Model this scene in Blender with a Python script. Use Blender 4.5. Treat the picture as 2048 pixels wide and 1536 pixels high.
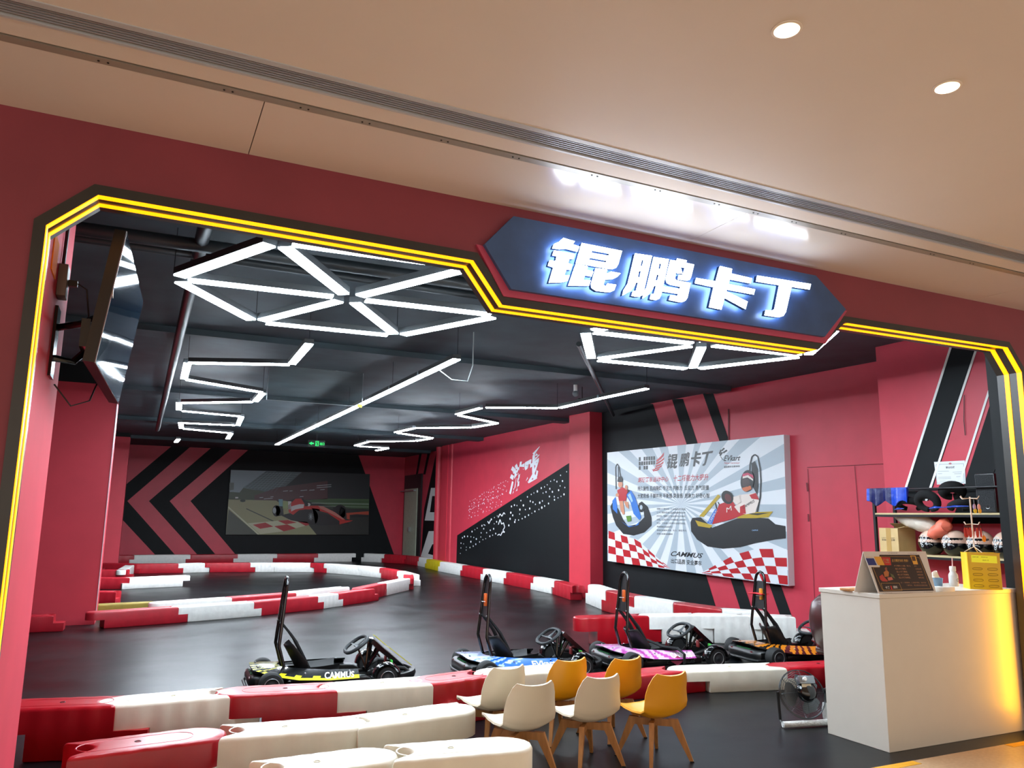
import bpy, bmesh, math, random
from mathutils import Vector, Matrix
from mathutils.geometry import tessellate_polygon
random.seed(7)
S = bpy.context.scene
for o in list(bpy.data.objects): bpy.data.objects.remove(o)
COL = S.collection
PI = math.pi; rad = math.radians

# ------------------------------------------------------------------ camera
FPX, YAW, PIT, ROL, CH = 1546.0, rad(25.392), rad(9.844), rad(.770), 1.5
Fv = Vector((math.sin(YAW)*math.cos(PIT), math.cos(YAW)*math.cos(PIT), math.sin(PIT)))
R0 = Vector((math.cos(YAW), -math.sin(YAW), 0)); U0 = R0.cross(Fv)
RV = R0*math.cos(ROL) + U0*math.sin(ROL); UV = -R0*math.sin(ROL) + U0*math.cos(ROL)
CP = Vector((0, 0, CH))
cd = bpy.data.cameras.new('camera'); cam = bpy.data.objects.new('camera', cd); COL.objects.link(cam)
cd.sensor_fit = 'HORIZONTAL'; cd.sensor_width = 36; cd.lens = 36*FPX/2048; cd.clip_start = .05; cd.clip_end = 200
M = Matrix((RV, UV, -Fv)).transposed().to_4x4(); M.translation = CP; cam.matrix_world = M
S.camera = cam
S.view_settings.view_transform = 'Standard'; S.view_settings.look = 'None'
S.view_settings.exposure = 0.0; S.view_settings.gamma = 1.0; S.view_settings.use_curve_mapping = False

# ------------------------------------------------------------------ light of the mall (hall behind the camera)
W = bpy.data.worlds.new('world'); S.world = W; W.use_nodes = True
W.node_tree.nodes['Background'].inputs[0].default_value = (1.0, .89, .78, 1)
W.node_tree.nodes['Background'].inputs[1].default_value = 1.4

def lamp(name, kind, loc, energy, color, **k):
    l = bpy.data.lights.new(name, kind); l.energy = energy; l.color = color
    o = bpy.data.objects.new(name, l); o.location = loc; COL.objects.link(o)
    rot = k.pop('rot', None)
    if rot: o.rotation_euler = rot
    for a, v in k.items(): setattr(l, a, v)
    return o
# ------------------------------------------------------------------ measuring helpers: sight line meets a real surface
def ray(x, y): return RV*((x-1024)/FPX) - UV*((y-768)/FPX) + Fv
def on(x, y, p, n):
    d = ray(x, y); n = Vector(n); t = (Vector(p)-CP).dot(n)/d.dot(n); return CP + d*t
def onZ(x, y, z=0.): return on(x, y, (0, 0, z), (0, 0, 1))
def onY(x, y, v): return on(x, y, (0, v, 0), (0, 1, 0))
def onX(x, y, v): return on(x, y, (v, 0, 0), (1, 0, 0))

# ------------------------------------------------------------------ materials
def lin(c):
    c = c/255; return c/12.92 if c <= .04045 else ((c+.055)/1.055)**2.4
def rgb(h):
    h = h.lstrip('#'); return (lin(int(h[0:2], 16)), lin(int(h[2:4], 16)), lin(int(h[4:6], 16)), 1)
MATS = {}
def mat(name, col, rough=.5, emit=0, metal=0, var=0, scale=8, bump=0, coat=0, spec=.5, alpha=1, trans=0, sub=0, col2=None, stretch=None):
    if name in MATS: return MATS[name]
    m = bpy.data.materials.new(name); m.use_nodes = True; nt = m.node_tree; b = nt.nodes['Principled BSDF']
    c = rgb(col); b.inputs['Base Color'].default_value = c
    b.inputs['Roughness'].default_value = rough; b.inputs['Metallic'].default_value = metal
    b.inputs['Specular IOR Level'].default_value = spec
    b.inputs['Coat Weight'].default_value = coat; b.inputs['Coat Roughness'].default_value = .08
    b.inputs['Alpha'].default_value = alpha; b.inputs['Transmission Weight'].default_value = trans
    if sub: b.inputs['Subsurface Weight'].default_value = sub; b.inputs['Subsurface Radius'].default_value = (.03, .02, .015)
    if emit:
        b.inputs['Emission Color'].default_value = c; b.inputs['Emission Strength'].default_value = emit
    if var or bump or col2:
        tc = nt.nodes.new('ShaderNodeTexCoord'); n = nt.nodes.new('ShaderNodeTexNoise')
        n.inputs['Scale'].default_value = scale; n.inputs['Detail'].default_value = 6
        if stretch:
            mp = nt.nodes.new('ShaderNodeMapping'); mp.inputs['Scale'].default_value = stretch
            nt.links.new(tc.outputs['Object'], mp.inputs[0]); nt.links.new(mp.outputs[0], n.inputs['Vector'])
        else: nt.links.new(tc.outputs['Object'], n.inputs['Vector'])
        if var or col2:
            r = nt.nodes.new('ShaderNodeValToRGB')
            if col2: c1 = rgb(col2); c0 = c
            else: c0 = tuple(x*(1-var) for x in c[:3])+(1,); c1 = tuple(min(1, x*(1+var)) for x in c[:3])+(1,)
            r.color_ramp.elements[0].color = c0; r.color_ramp.elements[1].color = c1
            r.color_ramp.elements[0].position = .35; r.color_ramp.elements[1].position = .68
            nt.links.new(n.outputs['Fac'], r.inputs[0]); nt.links.new(r.outputs[0], b.inputs['Base Color'])
        if bump:
            bp = nt.nodes.new('ShaderNodeBump'); bp.inputs['Strength'].default_value = bump; bp.inputs['Distance'].default_value = .02
            nt.links.new(n.outputs['Fac'], bp.inputs['Height']); nt.links.new(bp.outputs[0], b.inputs['Normal'])
    MATS[name] = m; return m

RED = mat('red_wall_paint', '#c8384b', .45, var=.05, scale=3, bump=.05)
REDF = mat('red_facade_paint', '#85333f', .55, var=.06, scale=3)
REDC = mat('red_column_paint', '#c63444', .5, var=.05, scale=2.5)
BLK = mat('black_wall_paint', '#0a0f12', .6, var=.15, spec=.25, scale=4)
CEILM = mat('mall_ceiling_paint', '#ddd2c6', .6, var=.015, scale=2)
CEILG = mat('mall_ceiling_gloss_panel', '#ddd3c8', .16, var=.01, scale=2, spec=.55)
DARKC = mat('dark_ceiling_paint', '#3b4c54', .65, var=.2, scale=2)
TRIM = mat('portal_dark_metal', '#33302c', .35, var=.1)
YEL = mat('yellow_led', '#ff9c02', .5, emit=2.35)
WLED2 = mat('white_led_rear', '#eaf4ff', .5, emit=165)
WLED = mat('white_led', '#e4f3ff', .5, emit=60)
SIGNL = mat('sign_letter_light', '#e6f2ff', .5, emit=13)
SIGNB = mat('sign_board_glow_blue', '#34507a', .4, var=.1)  # bluer and lighter board, the letters' glow put into its colour
WPL = mat('white_barrier_plastic', '#e2dccb', .42, var=.04, scale=6, sub=.08, bump=.08)
RPL = mat('red_barrier_plastic', '#a50f1d', .32, var=.06, scale=6, bump=.1)
WPL2 = mat('scuffed_white_plastic', '#e4e4df', .5, var=.05, scale=14, bump=.1)
RPL2 = mat('dull_red_plastic', '#b01c2b', .42, var=.08, scale=9, bump=.1)
YPL = mat('yellow_barrier_plastic', '#c9b414', .5, var=.08)
OPL = mat('olive_barrier_plastic', '#8a7a22', .6, var=.1)
BK = mat('black_plastic', '#0b0c0d', .38)
BKG = mat('black_gloss_metal', '#08090a', .18, coat=.5)
BKR = mat('black_rubber', '#121314', .75)
BKF = mat('black_fabric', '#0c0d0f', .9, var=.2, scale=60)
GREY = mat('grey_rubber_grip', '#22272a', .6)
STEEL = mat('steel', '#9a9c9e', .3, metal=1)
WHITE = mat('white_paint', '#e9e9e6', .5)
PAPER = mat('white_print', '#e3e7ea', .5)
GLASS = mat('clear_glass', '#e8f0ee', .03, trans=1, spec=.5)

# ------------------------------------------------------------------ mesh builder
class MB:
    def __init__(s): s.bm = bmesh.new(); s.mi = 0
    def face(s, vs):
        try: f = s.bm.faces.new(vs); f.material_index = s.mi; return f
        except ValueError: return None
    def V(s, pts): return [s.bm.verts.new(p) for p in pts]
    def poly(s, pts): return s.face(s.V([Vector(p) for p in pts]))
    def box(s, lo, hi, mat4=None):
        x0, y0, z0 = lo; x1, y1, z1 = hi
        v = [Vector(p) for p in ((x0,y0,z0),(x1,y0,z0),(x1,y1,z0),(x0,y1,z0),(x0,y0,z1),(x1,y0,z1),(x1,y1,z1),(x0,y1,z1))]
        if mat4: v = [mat4 @ p for p in v]
        v = s.V(v)
        for f in ((0,3,2,1),(4,5,6,7),(0,1,5,4),(1,2,6,5),(2,3,7,6),(3,0,4,7)): s.face([v[i] for i in f])
        return s
    def slab(s, pts, ext, holes=()):             # polygon (with holes) pushed along a vector
        ext = Vector(ext); loops = [[Vector(p) for p in l] for l in (pts,)+tuple(holes)]; al = [p for l in loops for p in l]
        a = s.V(al); b = s.V([p+ext for p in al])
        for t in tessellate_polygon(loops): s.face([a[i] for i in t]); s.face([b[i] for i in reversed(t)])
        o = 0
        for l in loops:
            n = len(l)
            for i in range(n): s.face([a[o+i], a[o+(i+1) % n], b[o+(i+1) % n], b[o+i]])
            o += n
        return s
    def rings(s, rr, cap=True, closed=False):
        L = [s.V(r) for r in rr]; n = len(L[0])
        R = range(len(L)) if closed else range(len(L)-1)
        for k in R:
            A, B = L[k], L[(k+1) % len(L)]
            for i in range(n): s.face([A[i], A[(i+1) % n], B[(i+1) % n], B[i]])
        if cap and not closed: s.face(list(reversed(L[0]))); s.face(L[-1])
        return s
    def tube(s, pts, r, n=8, cap=True, closed=False, flat=1.0):
        P = [Vector(p) for p in pts]; m = len(P); rr = []
        up = Vector((0, 0, 1)); prev = None
        for i, p in enumerate(P):
            if closed: d = P[(i+1) % m]-P[i-1]
            else: d = P[min(i+1, m-1)]-P[max(i-1, 0)]
            if d.length < 1e-9: d = Vector((0, 0, 1))
            d.normalize()
            if prev is None:
                a = up if abs(d.z) < .9 else Vector((1, 0, 0)); u = d.cross(a).normalized()
            else:
                u = prev - d*prev.dot(d)
                u = u.normalized() if u.length > 1e-6 else d.orthogonal().normalized()
            prev = u; w = d.cross(u)
            ri = r[i] if isinstance(r, (list, tuple)) else r
            rr.append([p + u*math.cos(2*PI*k/n)*ri + w*math.sin(2*PI*k/n)*ri*flat for k in range(n)])
        return s.rings(rr, cap, closed)
    def lathe(s, prof, c=(0,0,0), axis='Z', n=24, cap=True):
        c = Vector(c); rr = []
        for r, h in prof:
            ring = []
            for k in range(n):
                a = 2*PI*k/n; x, y = r*math.cos(a), r*math.sin(a)
                ring.append(c + (Vector((x, y, h)) if axis == 'Z' else Vector((x, h, y)) if axis == 'Y' else Vector((h, x, y))))
            rr.append(ring)
        return s.rings(rr, cap)
    def ball(s, c, r, sx=1, sy=1, sz=1, n=16, m=10, rot=None):
        rr = []
        for j in range(m+1):
            t = PI*(.02+.96*j/m); ring = []
            for k in range(n):
                a = 2*PI*k/n
                p = Vector((math.sin(t)*math.cos(a)*sx, math.sin(t)*math.sin(a)*sy, -math.cos(t)*sz))*r
                if rot: p = rot @ p
                ring.append(Vector(c)+p)
            rr.append(ring)
        return s.rings(rr)
    def grid(s, fn, nu, nv, th=0, nrm=None):     # surface fn(u,v); with thickness
        def row(off): return [[Vector(fn(i/nu, j/nv)) + (Vector(off) if not callable(nrm) else nrm(i/nu, j/nv)*off) for j in range(nv+1)] for i in range(nu+1)]
        A = [s.V(r) for r in row(0 if callable(nrm) else (0,0,0))]
        for i in range(nu):
            for j in range(nv): s.face([A[i][j], A[i+1][j], A[i+1][j+1], A[i][j+1]])
        return A
    def bevel(s, w, seg=2, ang=35):
        s.bm.normal_update()
        ed = [e for e in s.bm.edges if len(e.link_faces) == 2 and e.calc_face_angle(0) > rad(ang)]
        bmesh.ops.bevel(s.bm, geom=ed, offset=w, segments=seg, profile=.5, affect='EDGES', clamp_overlap=True)
        return s
    def build(s, name, mats, parent=None, smooth=False, ang=None, recalc=True, centre=True):
        if recalc: bmesh.ops.recalc_face_normals(s.bm, faces=s.bm.faces)
        me = bpy.data.meshes.new(name)
        vs = [v.co for v in s.bm.verts]
        off = Vector((0, 0, 0))
        if vs and centre:
            lo = [min(v[i] for v in vs) for i in range(3)]; hi = [max(v[i] for v in vs) for i in range(3)]
            off = Vector(((lo[0]+hi[0])/2, (lo[1]+hi[1])/2, lo[2]))
            bmesh.ops.translate(s.bm, verts=s.bm.verts, vec=-off)
        for f in s.bm.faces: f.smooth = smooth
        if smooth:
            a = rad(ang or 40)
            for e in s.bm.edges:
                if len(e.link_faces) == 2 and e.calc_face_angle(0) > a: e.smooth = False
        s.bm.to_mesh(me); s.bm.free()
        o = bpy.data.objects.new(name, me); COL.objects.link(o)
        for m in (mats if isinstance(mats, (list, tuple)) else [mats]): me.materials.append(m)
        if parent is not None:
            o.parent = parent; o.location = off - wloc(parent)
        else: o.location = off
        return o
def wloc(o):
    v = Vector(o.location)
    while o.parent: o = o.parent; v += Vector(o.location)
    return v
def thing(name, label, cat, loc=(0,0,0), group=None):
    o = bpy.data.objects.new(name, None); COL.objects.link(o); o.location = loc; o.empty_display_size = .1
    o['label'] = label; o['category'] = cat
    if group: o['group'] = group
    return o
def tag(o, label, cat, group=None):
    o['label'] = label; o['category'] = cat
    if group: o['group'] = group
    return o
def struct(o): o['kind'] = 'structure'; return o
def box(name, lo, hi, m, parent=None, bev=0):
    b = MB().box(lo, hi)
    if bev: b.bevel(bev)
    return b.build(name, m, parent, smooth=bool(bev))
def copytree(o, parent=None):
    c = o.copy(); COL.objects.link(c); c.parent = parent
    for ch in list(o.children): copytree(ch, c)
    return c

# text as filled mesh mapped on a quad (bl, br, tr, tl)
_tc = {}
def glyphs(txt, bold=0., shear=0.):
    k = (txt, bold, shear)
    if k in _tc: return _tc[k]
    cu = bpy.data.curves.new('t', 'FONT'); cu.body = txt; cu.offset = bold; cu.shear = shear; cu.resolution_u = 3
    o = bpy.data.objects.new('t', cu); COL.objects.link(o)
    bpy.context.view_layer.update()
    e = o.evaluated_get(bpy.context.evaluated_depsgraph_get()); me = e.to_mesh()
    vs = [(v.co.x, v.co.y) for v in me.vertices]; fs = [tuple(p.vertices) for p in me.polygons]
    e.to_mesh_clear(); bpy.data.objects.remove(o); bpy.data.curves.remove(cu)
    x0 = min(v[0] for v in vs); x1 = max(v[0] for v in vs); y0 = min(v[1] for v in vs); y1 = max(v[1] for v in vs)
    vs = [((x-x0)/(x1-x0), (y-y0)/(y1-y0)) for x, y in vs]
    _tc[k] = (vs, fs, (x1-x0)/(y1-y0)); return _tc[k]
def put_text(mb, txt, quad, bold=0., shear=0., off=(0,0,0), ext=None):
    vs, fs, _ = glyphs(txt, bold, shear); bl, br, tr, tl = [Vector(q) for q in quad]; off = Vector(off)
    P = [(bl*(1-u)*(1-v) + br*u*(1-v) + tr*u*v + tl*(1-u)*v) + off for u, v in vs]
    A = mb.V(P)
    for f in fs: mb.face([A[i] for i in f])
    if ext:
        ext = Vector(ext); B = mb.V([p+ext for p in P]); cnt = {}
        for f in fs:
            mb.face([B[i] for i in reversed(f)])
            for a, b in zip(f, f[1:]+f[:1]): cnt.setdefault((min(a, b), max(a, b)), []).append((a, b))
        for k, l in cnt.items():
            if len(l) == 1: a, b = l[0]; mb.face([A[a], A[b], B[b], B[a]])
# flat artwork on a plane: coordinates are crop pixels -> photo pixels -> plane
class Art:
    def __init__(s, p, n, x0=0, y0=0, k=1, step=.0012):
        s.p, s.n = Vector(p), Vector(n).normalized()
        if (CP-s.p).dot(s.n) < 0: s.n = -s.n
        s.x0, s.y0, s.k, s.step, s.by = x0, y0, k, step, []
    def P(s, x, y, layer=1): return on(s.x0+x*s.k, s.y0+y*s.k, s.p, s.n) + s.n*(s.step*layer)
    def mb(s, m):
        for mm, b in s.by:
            if mm is m: return b
        b = MB(); s.by.append((m, b)); return b
    def poly(s, pts, m, layer=1):
        P = [s.P(x, y, layer) for x, y in pts]; b = s.mb(m)
        base = s.n; t = base.orthogonal().normalized(); u = base.cross(t)
        flat = [Vector((q.dot(t), q.dot(u), 0)) for q in P]; v = b.V(P)
        for tri in tessellate_polygon([flat]): b.face([v[i] for i in tri])
    def ell(s, cx, cy, rx, ry, m, layer=1, rot=0, n=16):
        c, q = math.cos(rot), math.sin(rot)
        s.poly([(cx+rx*math.cos(a)*c-ry*math.sin(a)*q, cy+rx*math.cos(a)*q+ry*math.sin(a)*c) for a in [2*PI*i/n for i in range(n)]], m, layer)
    def line(s, pts, w, m, layer=1):
        for (a, b), (c, d) in zip(pts, pts[1:]):
            l = math.hypot(c-a, d-b) or 1; nx, ny = -(d-b)/l*w/2, (c-a)/l*w/2
            s.poly([(a+nx, b+ny), (c+nx, d+ny), (c-nx, d-ny), (a-nx, b-ny)], m, layer)
    def text(s, t, bl, br, tr, tl, m, layer=1, bold=0., shear=0.):
        put_text(s.mb(m), t, [s.P(*q, layer) for q in (bl, br, tr, tl)], bold, shear)
    def build(s, name, parent=None):
        b = MB(); ms = []
        for m, x in s.by:
            me = bpy.data.meshes.new('tmp'); x.bm.to_mesh(me); x.bm.free()
            n0 = len(b.bm.faces); b.bm.from_mesh(me); bpy.data.meshes.remove(me)
            b.bm.faces.ensure_lookup_table()
            for f in b.bm.faces[n0:]: f.material_index = len(ms)
            ms.append(m)
        b.bm.normal_update()
        for f in b.bm.faces:
            if f.normal.dot(s.n) < 0: f.normal_flip()
        return b.build(name, ms, parent, recalc=False)

# ================================================================== SETTING
ZC, ZI = 3.18, 3.6                     # mall ceiling, kart hall ceiling
YF, YR = 3.62, 3.82                    # facade face, end of the portal reveal
YB = 26.8                              # back wall
def XR(y): return 8.62 - .07*(y-6.96)  # slanting right wall
# floors
FL = mat('black_track_floor', '#07090b', .22, spec=.4, bump=.02, scale=1.3, stretch=(1, 1.2, 1), col2='#101316')
nt = FL.node_tree; bs = nt.nodes['Principled BSDF']; nz = [n for n in nt.nodes if n.type == 'TEX_NOISE'][0]
rr_ = nt.nodes.new('ShaderNodeValToRGB'); rr_.color_ramp.elements[0].color = (.22,.22,.22,1); rr_.color_ramp.elements[1].color = (.46,.46,.46,1); bs.inputs['IOR'].default_value = 1.26; bs.inputs['Specular IOR Level'].default_value = .5
nt.links.new(nz.outputs['Fac'], rr_.inputs[0]); nt.links.new(rr_.outputs[0], bs.inputs['Roughness'])
struct(box('floor', (-2.2, 3.67, -.1), (9.4, 27, 0), FL))
TILE = mat('mall_stone_tile', '#c2a482', .25, var=.07, scale=40)
struct(box('floor_mall', (-7, -6, -.1), (13, 3.67, 0), TILE))
yt = MB(); t0, t1 = onZ(1743, 1536), onZ(1815, 1522)
yt.slab([(3.9, 3.60, .0), (4.62, 3.60, .0), (4.62, 3.665, .0), (3.9, 3.665, .0)], (0, 0, .0015)); 
yt.slab([(5.55, 3.60, .0), (7.6, 3.60, .0), (7.6, 3.665, .0), (5.55, 3.665, .0)], (0, 0, .0015))
tag(yt.build('floor_tape', mat('yellow_tape', '#e2a51c', .5, var=.1, scale=30)), 'yellow tape strip on the mall floor along the edge of the black floor', 'tape')
# mall ceiling with the slot of the air grille
DL = ((1.884, 1.79), (2.706, 1.78))
struct(MB().slab([(-7, -6, ZC), (13, -6, ZC), (13, 2.79, ZC), (-7, 2.79, ZC)], (0, 0, .1), [[(x+.046*math.cos(2*PI*k/32), y+.046*math.sin(2*PI*k/32), ZC) for k in range(32)] for x, y in DL]).build('ceiling', CEILM))
struct(box('ceiling_strip', (-7, 2.936, ZC), (13, 3.048, ZC+.1), CEILM))
struct(box('ceiling_slot_roof', (-7, 2.79, ZC+.1), (13, 3.11, ZC+.14), BLK))
for k, (xa, xb) in enumerate(((-7, .325), (.329, 2.894), (2.898, 5.6), (5.604, 13))):
    struct(box('ceiling_panel', (xa, 3.105, ZC), (xb, YF+.02, ZC+.1), CEILG))
g = thing('air_grille', 'long dark slotted air grille running across the mall ceiling', 'vent', (3, 2.87, ZC))
gf = MB()
gf.box((-7, 2.79, ZC-.004), (13, 2.820, ZC+.02)); gf.box((-7, 2.922, ZC-.004), (13, 2.936, ZC+.02))
gf.build('frame', mat('grille_frame', '#b9bcc0', .35), g)
for k in range(5):
    y = 2.837+.0165*k
    box('slat', (-7, y, ZC+.002), (13, y+.0035, ZC+.018), mat('grille_slat', '#b9bec6', .35, metal=.3), g)
box('backing', (-7, 2.820, ZC+.03), (13, 2.922, ZC+.035), mat('grille_dark', '#34363e', .8), g)
tr = thing('ceiling_track', 'grey metal channel with pairs of screw holes in the mall ceiling', 'track', (3, 3.028, ZC))
tb = MB(); tb.box((-7, 3.060, ZC-.001), (13, 3.105, ZC+.03))
tb.build('channel', mat('channel_metal', '#a29c90', .4, metal=.3), tr)
for px in (205, 460, 615, 740, 900, 1045, 1205, 1333, 1453, 1532, 1610, 1710, 1890, 1970):
    p = onZ(px, 109+(px-205)*.2333, ZC-.007)
    for d in (-.016, .016): MB().lathe([(.0042, 0), (.0042, .003)], (p.x+d, 3.084, ZC-.0035), n=8).build('screw_hole', BK, tr)

def downlight(x, y, label, vis=True):
    t = thing('downlight', label, 'ceiling light', (x, y, ZC))
    MB().lathe([(.052, 0), (.052, -.003), (.043, -.004), (.036, .05), (.030, .052), (.030, .056)], (x, y, ZC-.0005), n=32, cap=False).build('trim_ring', mat('downlight_trim', '#e8ddcf', .4), t, smooth=True)
    MB().lathe([(.029, 0), (.029, .004)], (x, y, ZC+.048), n=24).build('bulb', mat('downlight_bulb', '#ffe9b8', .5, emit=14), t)
    lamp('downlight_lamp', 'SPOT', (x, y, ZC+.04), 22, (1, .84, .62), rot=(0, 0, 0), spot_size=rad(125), spot_blend=.9, shadow_soft_size=.03)
downlight(1.884, 1.79, 'round recessed downlight nearer the middle of the mall ceiling')
downlight(2.706, 1.78, 'round recessed downlight nearer the right edge of the mall ceiling')
for x, y in ((.2, -.4), (1.9, -.5), (3.6, .3), (-1.2, .9), (5.0, 1.2), (6.6, 1.6), (-2.6, 1.9)):
    lamp('downlight_lamp', 'SPOT', (x, y, ZC-.012), 26, (1, .84, .62), spot_size=rad(125), spot_blend=.9, shadow_soft_size=.04)

# facade: red wall with the portal opening
PORT = [(-.45, 0), (-.45, 2.683), (-.272, 2.853), (1.484, 2.838), (1.656, 2.618), (3.945, 2.618), (4.205, 2.833), (5.955, 2.850), (6.10, 2.67), (6.07, 0)]
def inset(pts, d):     # offset of the open polyline towards the wall
    out = []
    for i, p in enumerate(pts):
        ns = []
        for a, b in ((i-1, i), (i, i+1)):
            if a < 0 or b >= len(pts): continue
            dx, dz = pts[b][0]-pts[a][0], pts[b][1]-pts[a][1]; l = math.hypot(dx, dz); ns.append((-dz/l, dx/l))
        nx, nz = sum(n[0] for n in ns)/len(ns), sum(n[1] for n in ns)/len(ns)
        l2 = nx*nx+nz*nz; out.append((p[0]+nx*d/l2, p[1]+nz*d/l2))
    return out
P0 = PORT; PT = inset(PORT, .045); PM = inset(PORT, .03)
wall = [(-7, 0), (-7, ZC+.1), (13, ZC+.1), (13, 0)] + [(PM[-1][0], 0)] + list(reversed(PM[1:-1])) + [(PM[0][0], 0)]
struct(MB().slab([(x, YF+.012, z) for x, z in wall], (0, .2, 0)).build('wall_front', REDF))
# wall above the opening inside the hall, between mall ceiling and dark ceiling
struct(box('wall_front_upper', (-2.2, YR+.02, 2.9), (9.4, YR+.1, ZI+.02), BLK))
# dark trim on the face and the reveal
tf = MB()
for a, b, c, d in zip(PT, PT[1:], P0[1:], P0):
    tf.slab([(a[0], YF, a[1]), (b[0], YF, b[1]), (c[0], YF, c[1]), (d[0], YF, d[1])], (0, .012, 0))
for a, b, c, d in zip(PM, PM[1:], P0[1:], P0):
    tf.slab([(a[0], YF+.012, a[1]), (b[0], YF+.012, b[1]), (c[0], YF+.012, c[1]), (d[0], YF+.012, d[1])], (0, YR-YF-.012, 0))
struct(tf.build('trim_1', TRIM))
def led(name, ya, yb, pts, label):
    t = thing('led_strip', label, 'led strip', (2.8, ya, 2.6))
    I = inset(pts, -.004); b = MB()
    for (p, q, r, s_) in zip(pts, pts[1:], I[1:], I):
        b.slab([(p[0], ya, p[1]), (q[0], ya, q[1]), (r[0], ya, r[1]), (s_[0], ya, s_[1])], (0, yb-ya, 0))
    b.build('light_tube', YEL, t); return t
lamp('added_strip_fill', 'AREA', (6.058, 3.742, .62), 4.6, (1, .44, .0), rot=(0, rad(90), 0), shape='RECTANGLE', size=1.0, size_y=.036)  # extra lamp added at the led strip to brighten the counter's right end
A_, B_ = P0[:5]+[(3.93, 2.618)], [(4.23, 2.834)]+P0[7:]
led('a', 3.624, 3.662, A_, 'outer yellow led strip from the left jamb to under the lit sign')
led('b', 3.724, 3.760, A_, 'inner yellow led strip from the left jamb to under the lit sign')
led('c', 3.624, 3.662, B_, 'outer yellow led strip around the right portal corner by the counter')
led('d', 3.724, 3.760, B_, 'inner yellow led strip around the right portal corner by the counter')
# left pier and the hall shell
struct(box('wall_pier_left', (-2.2, YR, 0), (-.452, 4.8, ZI), mat('red_pier_paint', '#c63a4a', .75, var=.05, scale=2.5, spec=.25)))
struct(box('wall_front_right', (6.13, YR, 0), (9.4, YR+.1, ZI), BLK))
struct(box('wall_left', (-2.3, 4.8, 0), (-2.2, YB, ZI), BLK))
struct(box('ceiling_track_hall', (-2.3, YR+.0, ZI), (9.6, YB+.1, ZI+.1), DARKC))
struct(box('wall_back', (-2.3, YB, 0), (8.6, YB+.1, ZI), BLK))
struct(box('wall_right_far', (8.5, 20.6, 0), (8.6, YB, ZI), RED))
struct(MB().slab([(XR(13.05), 13.05, 0), (8.08, 21.3, 0), (8.28, 21.3, 0), (XR(13.05)+.2, 13.05, 0)], (0, 0, ZI)).build('wall_right_middle', RED))
struct(MB().slab([(XR(6.38), 6.38, 0), (XR(13.05), 13.05, 0), (XR(13.05)+.2, 13.05, 0), (XR(6.38)+.2, 6.38, 0)], (0, 0, ZI)).build('wall_right', RED))
struct(box('wall_right_near', (7.9, YR+.1, 0), (9.2, 6.38, ZI), RED))
struct(MB().slab([(7.905, 13.05, 0), (XR(13.05)+.01, 13.05, 0), (8.3, 13.8, 0), (7.87, 13.8, 0)], (0, 0, ZI)).build('wall_pilaster_right', REDC))
struct(box('wall_column_far_right', (8.06, 21.3, 0), (8.52, 21.8, ZI), REDC))
for k, (x, y, r) in enumerate(((8.14, 22.2, .115), (8.11, 21.02, .07))):
    tag(MB().lathe([(r, 0), (r, ZI)], (x, y, 0), n=20).build('wall_pipe', REDC, smooth=True),
        ('thick' if k == 0 else 'slimmer')+' red painted vertical pipe beside the far right column', 'pipe')
# columns at the left
cz = 3.3
struct(box('column_near', (-1.9, 12.3, 0), (-.405, 13.1, cz), REDC))
struct(box('column_near_top', (-1.9, 12.3, cz), (-.405, 13.1, ZI), BLK))
struct(box('column_far', (-1.9, 23.0, 0), (-.353, 23.8, 3.5), REDC))
struct(box('column_far_top', (-1.9, 23.0, 3.5), (-.353, 23.8, ZI), BLK))
tag(box('corner_guard', (-.404, 12.29, .12), (-.398, 12.36, cz-.02), mat('guard_plastic', '#d9c9d2', .25)), 'pale plastic corner guard on the nearer red column', 'corner guard')
# dark beams, pipes and ducts on the hall ceiling
for k, (y, h) in enumerate(((5.1, .08), (9.4, .12), (14.2, .12), (18.8, .14), (23.5, .14))):
    struct(box('ceiling_beam', (-2.2, y, ZI-h*.6), (8.3, y+.35, ZI), DARKC))
PIPE = mat('dark_pipe', '#353b3e', .4, metal=.3)
for k, (a, b, r, lb) in enumerate((((-2.2, 5.9, 3.42), (2.6, 5.75, 3.42), .05, 'front dark pipe of the pair across the hall ceiling'),
        ((-2.2, 6.15, 3.45), (4.6, 6.15, 3.45), .035, 'rear thinner dark pipe of the pair across the hall ceiling'),
        ((.25, 4.0, 3.45), (.25, 20, 3.45), .05, 'dark pipe running from front to back along the left of the hall ceiling'),
        ((4.4, 7.5, 3.48), (8.1, 12.5, 3.48), .03, 'thin dark pipe slanting across the right of the hall ceiling'))):
    tag(MB().tube([a, b], r, 12).build('ceiling_pipe', PIPE, smooth=True), lb, 'pipe')

# ------------------------------------------------------------------ painted patterns on the walls
CH4 = (180, 860, .33203)
wb = Art((0, YB, 0), (0, 1, 0), *CH4, step=.004)
wb.poly([(120, 60), (500, 90), (215, 330), (195, 540), (400, 760), (60, 760)], RED)
def chev(a, b, tip, c, d): wb.poly([a, b, tip, c, d], RED)
wb.poly([(620, 88), (745, 95), (355, 428), (655, 760), (520, 760), (225, 428)], RED)
wb.poly([(870, 98), (972, 103), (605, 428), (885, 760), (765, 760), (480, 428)], RED)
wb.poly([(1605, 120), (2020, 120), (2020, 800), (1845, 790), (1690, 350)], RED)
struct(wb.build('wall_back_pattern', None))
C6 = (700, 860, .25391)
wf = Art((8.5, 0, 0), (1, 0, 0), *C6, step=.004)
wf.poly([(690, 130), (700, 1010), (560, 1005), (585, 620)], BLK); wf.poly([(553, 150), (572, 150), (535, 350), (520, 350)], BLK); wf.poly([(620, 140), (640, 140), (595, 350), (578, 350)], BLK)
wf.poly([(640, 456), (715, 456), (715, 715), (590, 713)], WHITE, 2); wf.poly([(650, 520), (672, 520), (660, 648), (632, 648)], BLK, 3); wf.poly([(672,520),(715,520),(715,648),(660,648)], BLK, 3)
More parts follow.
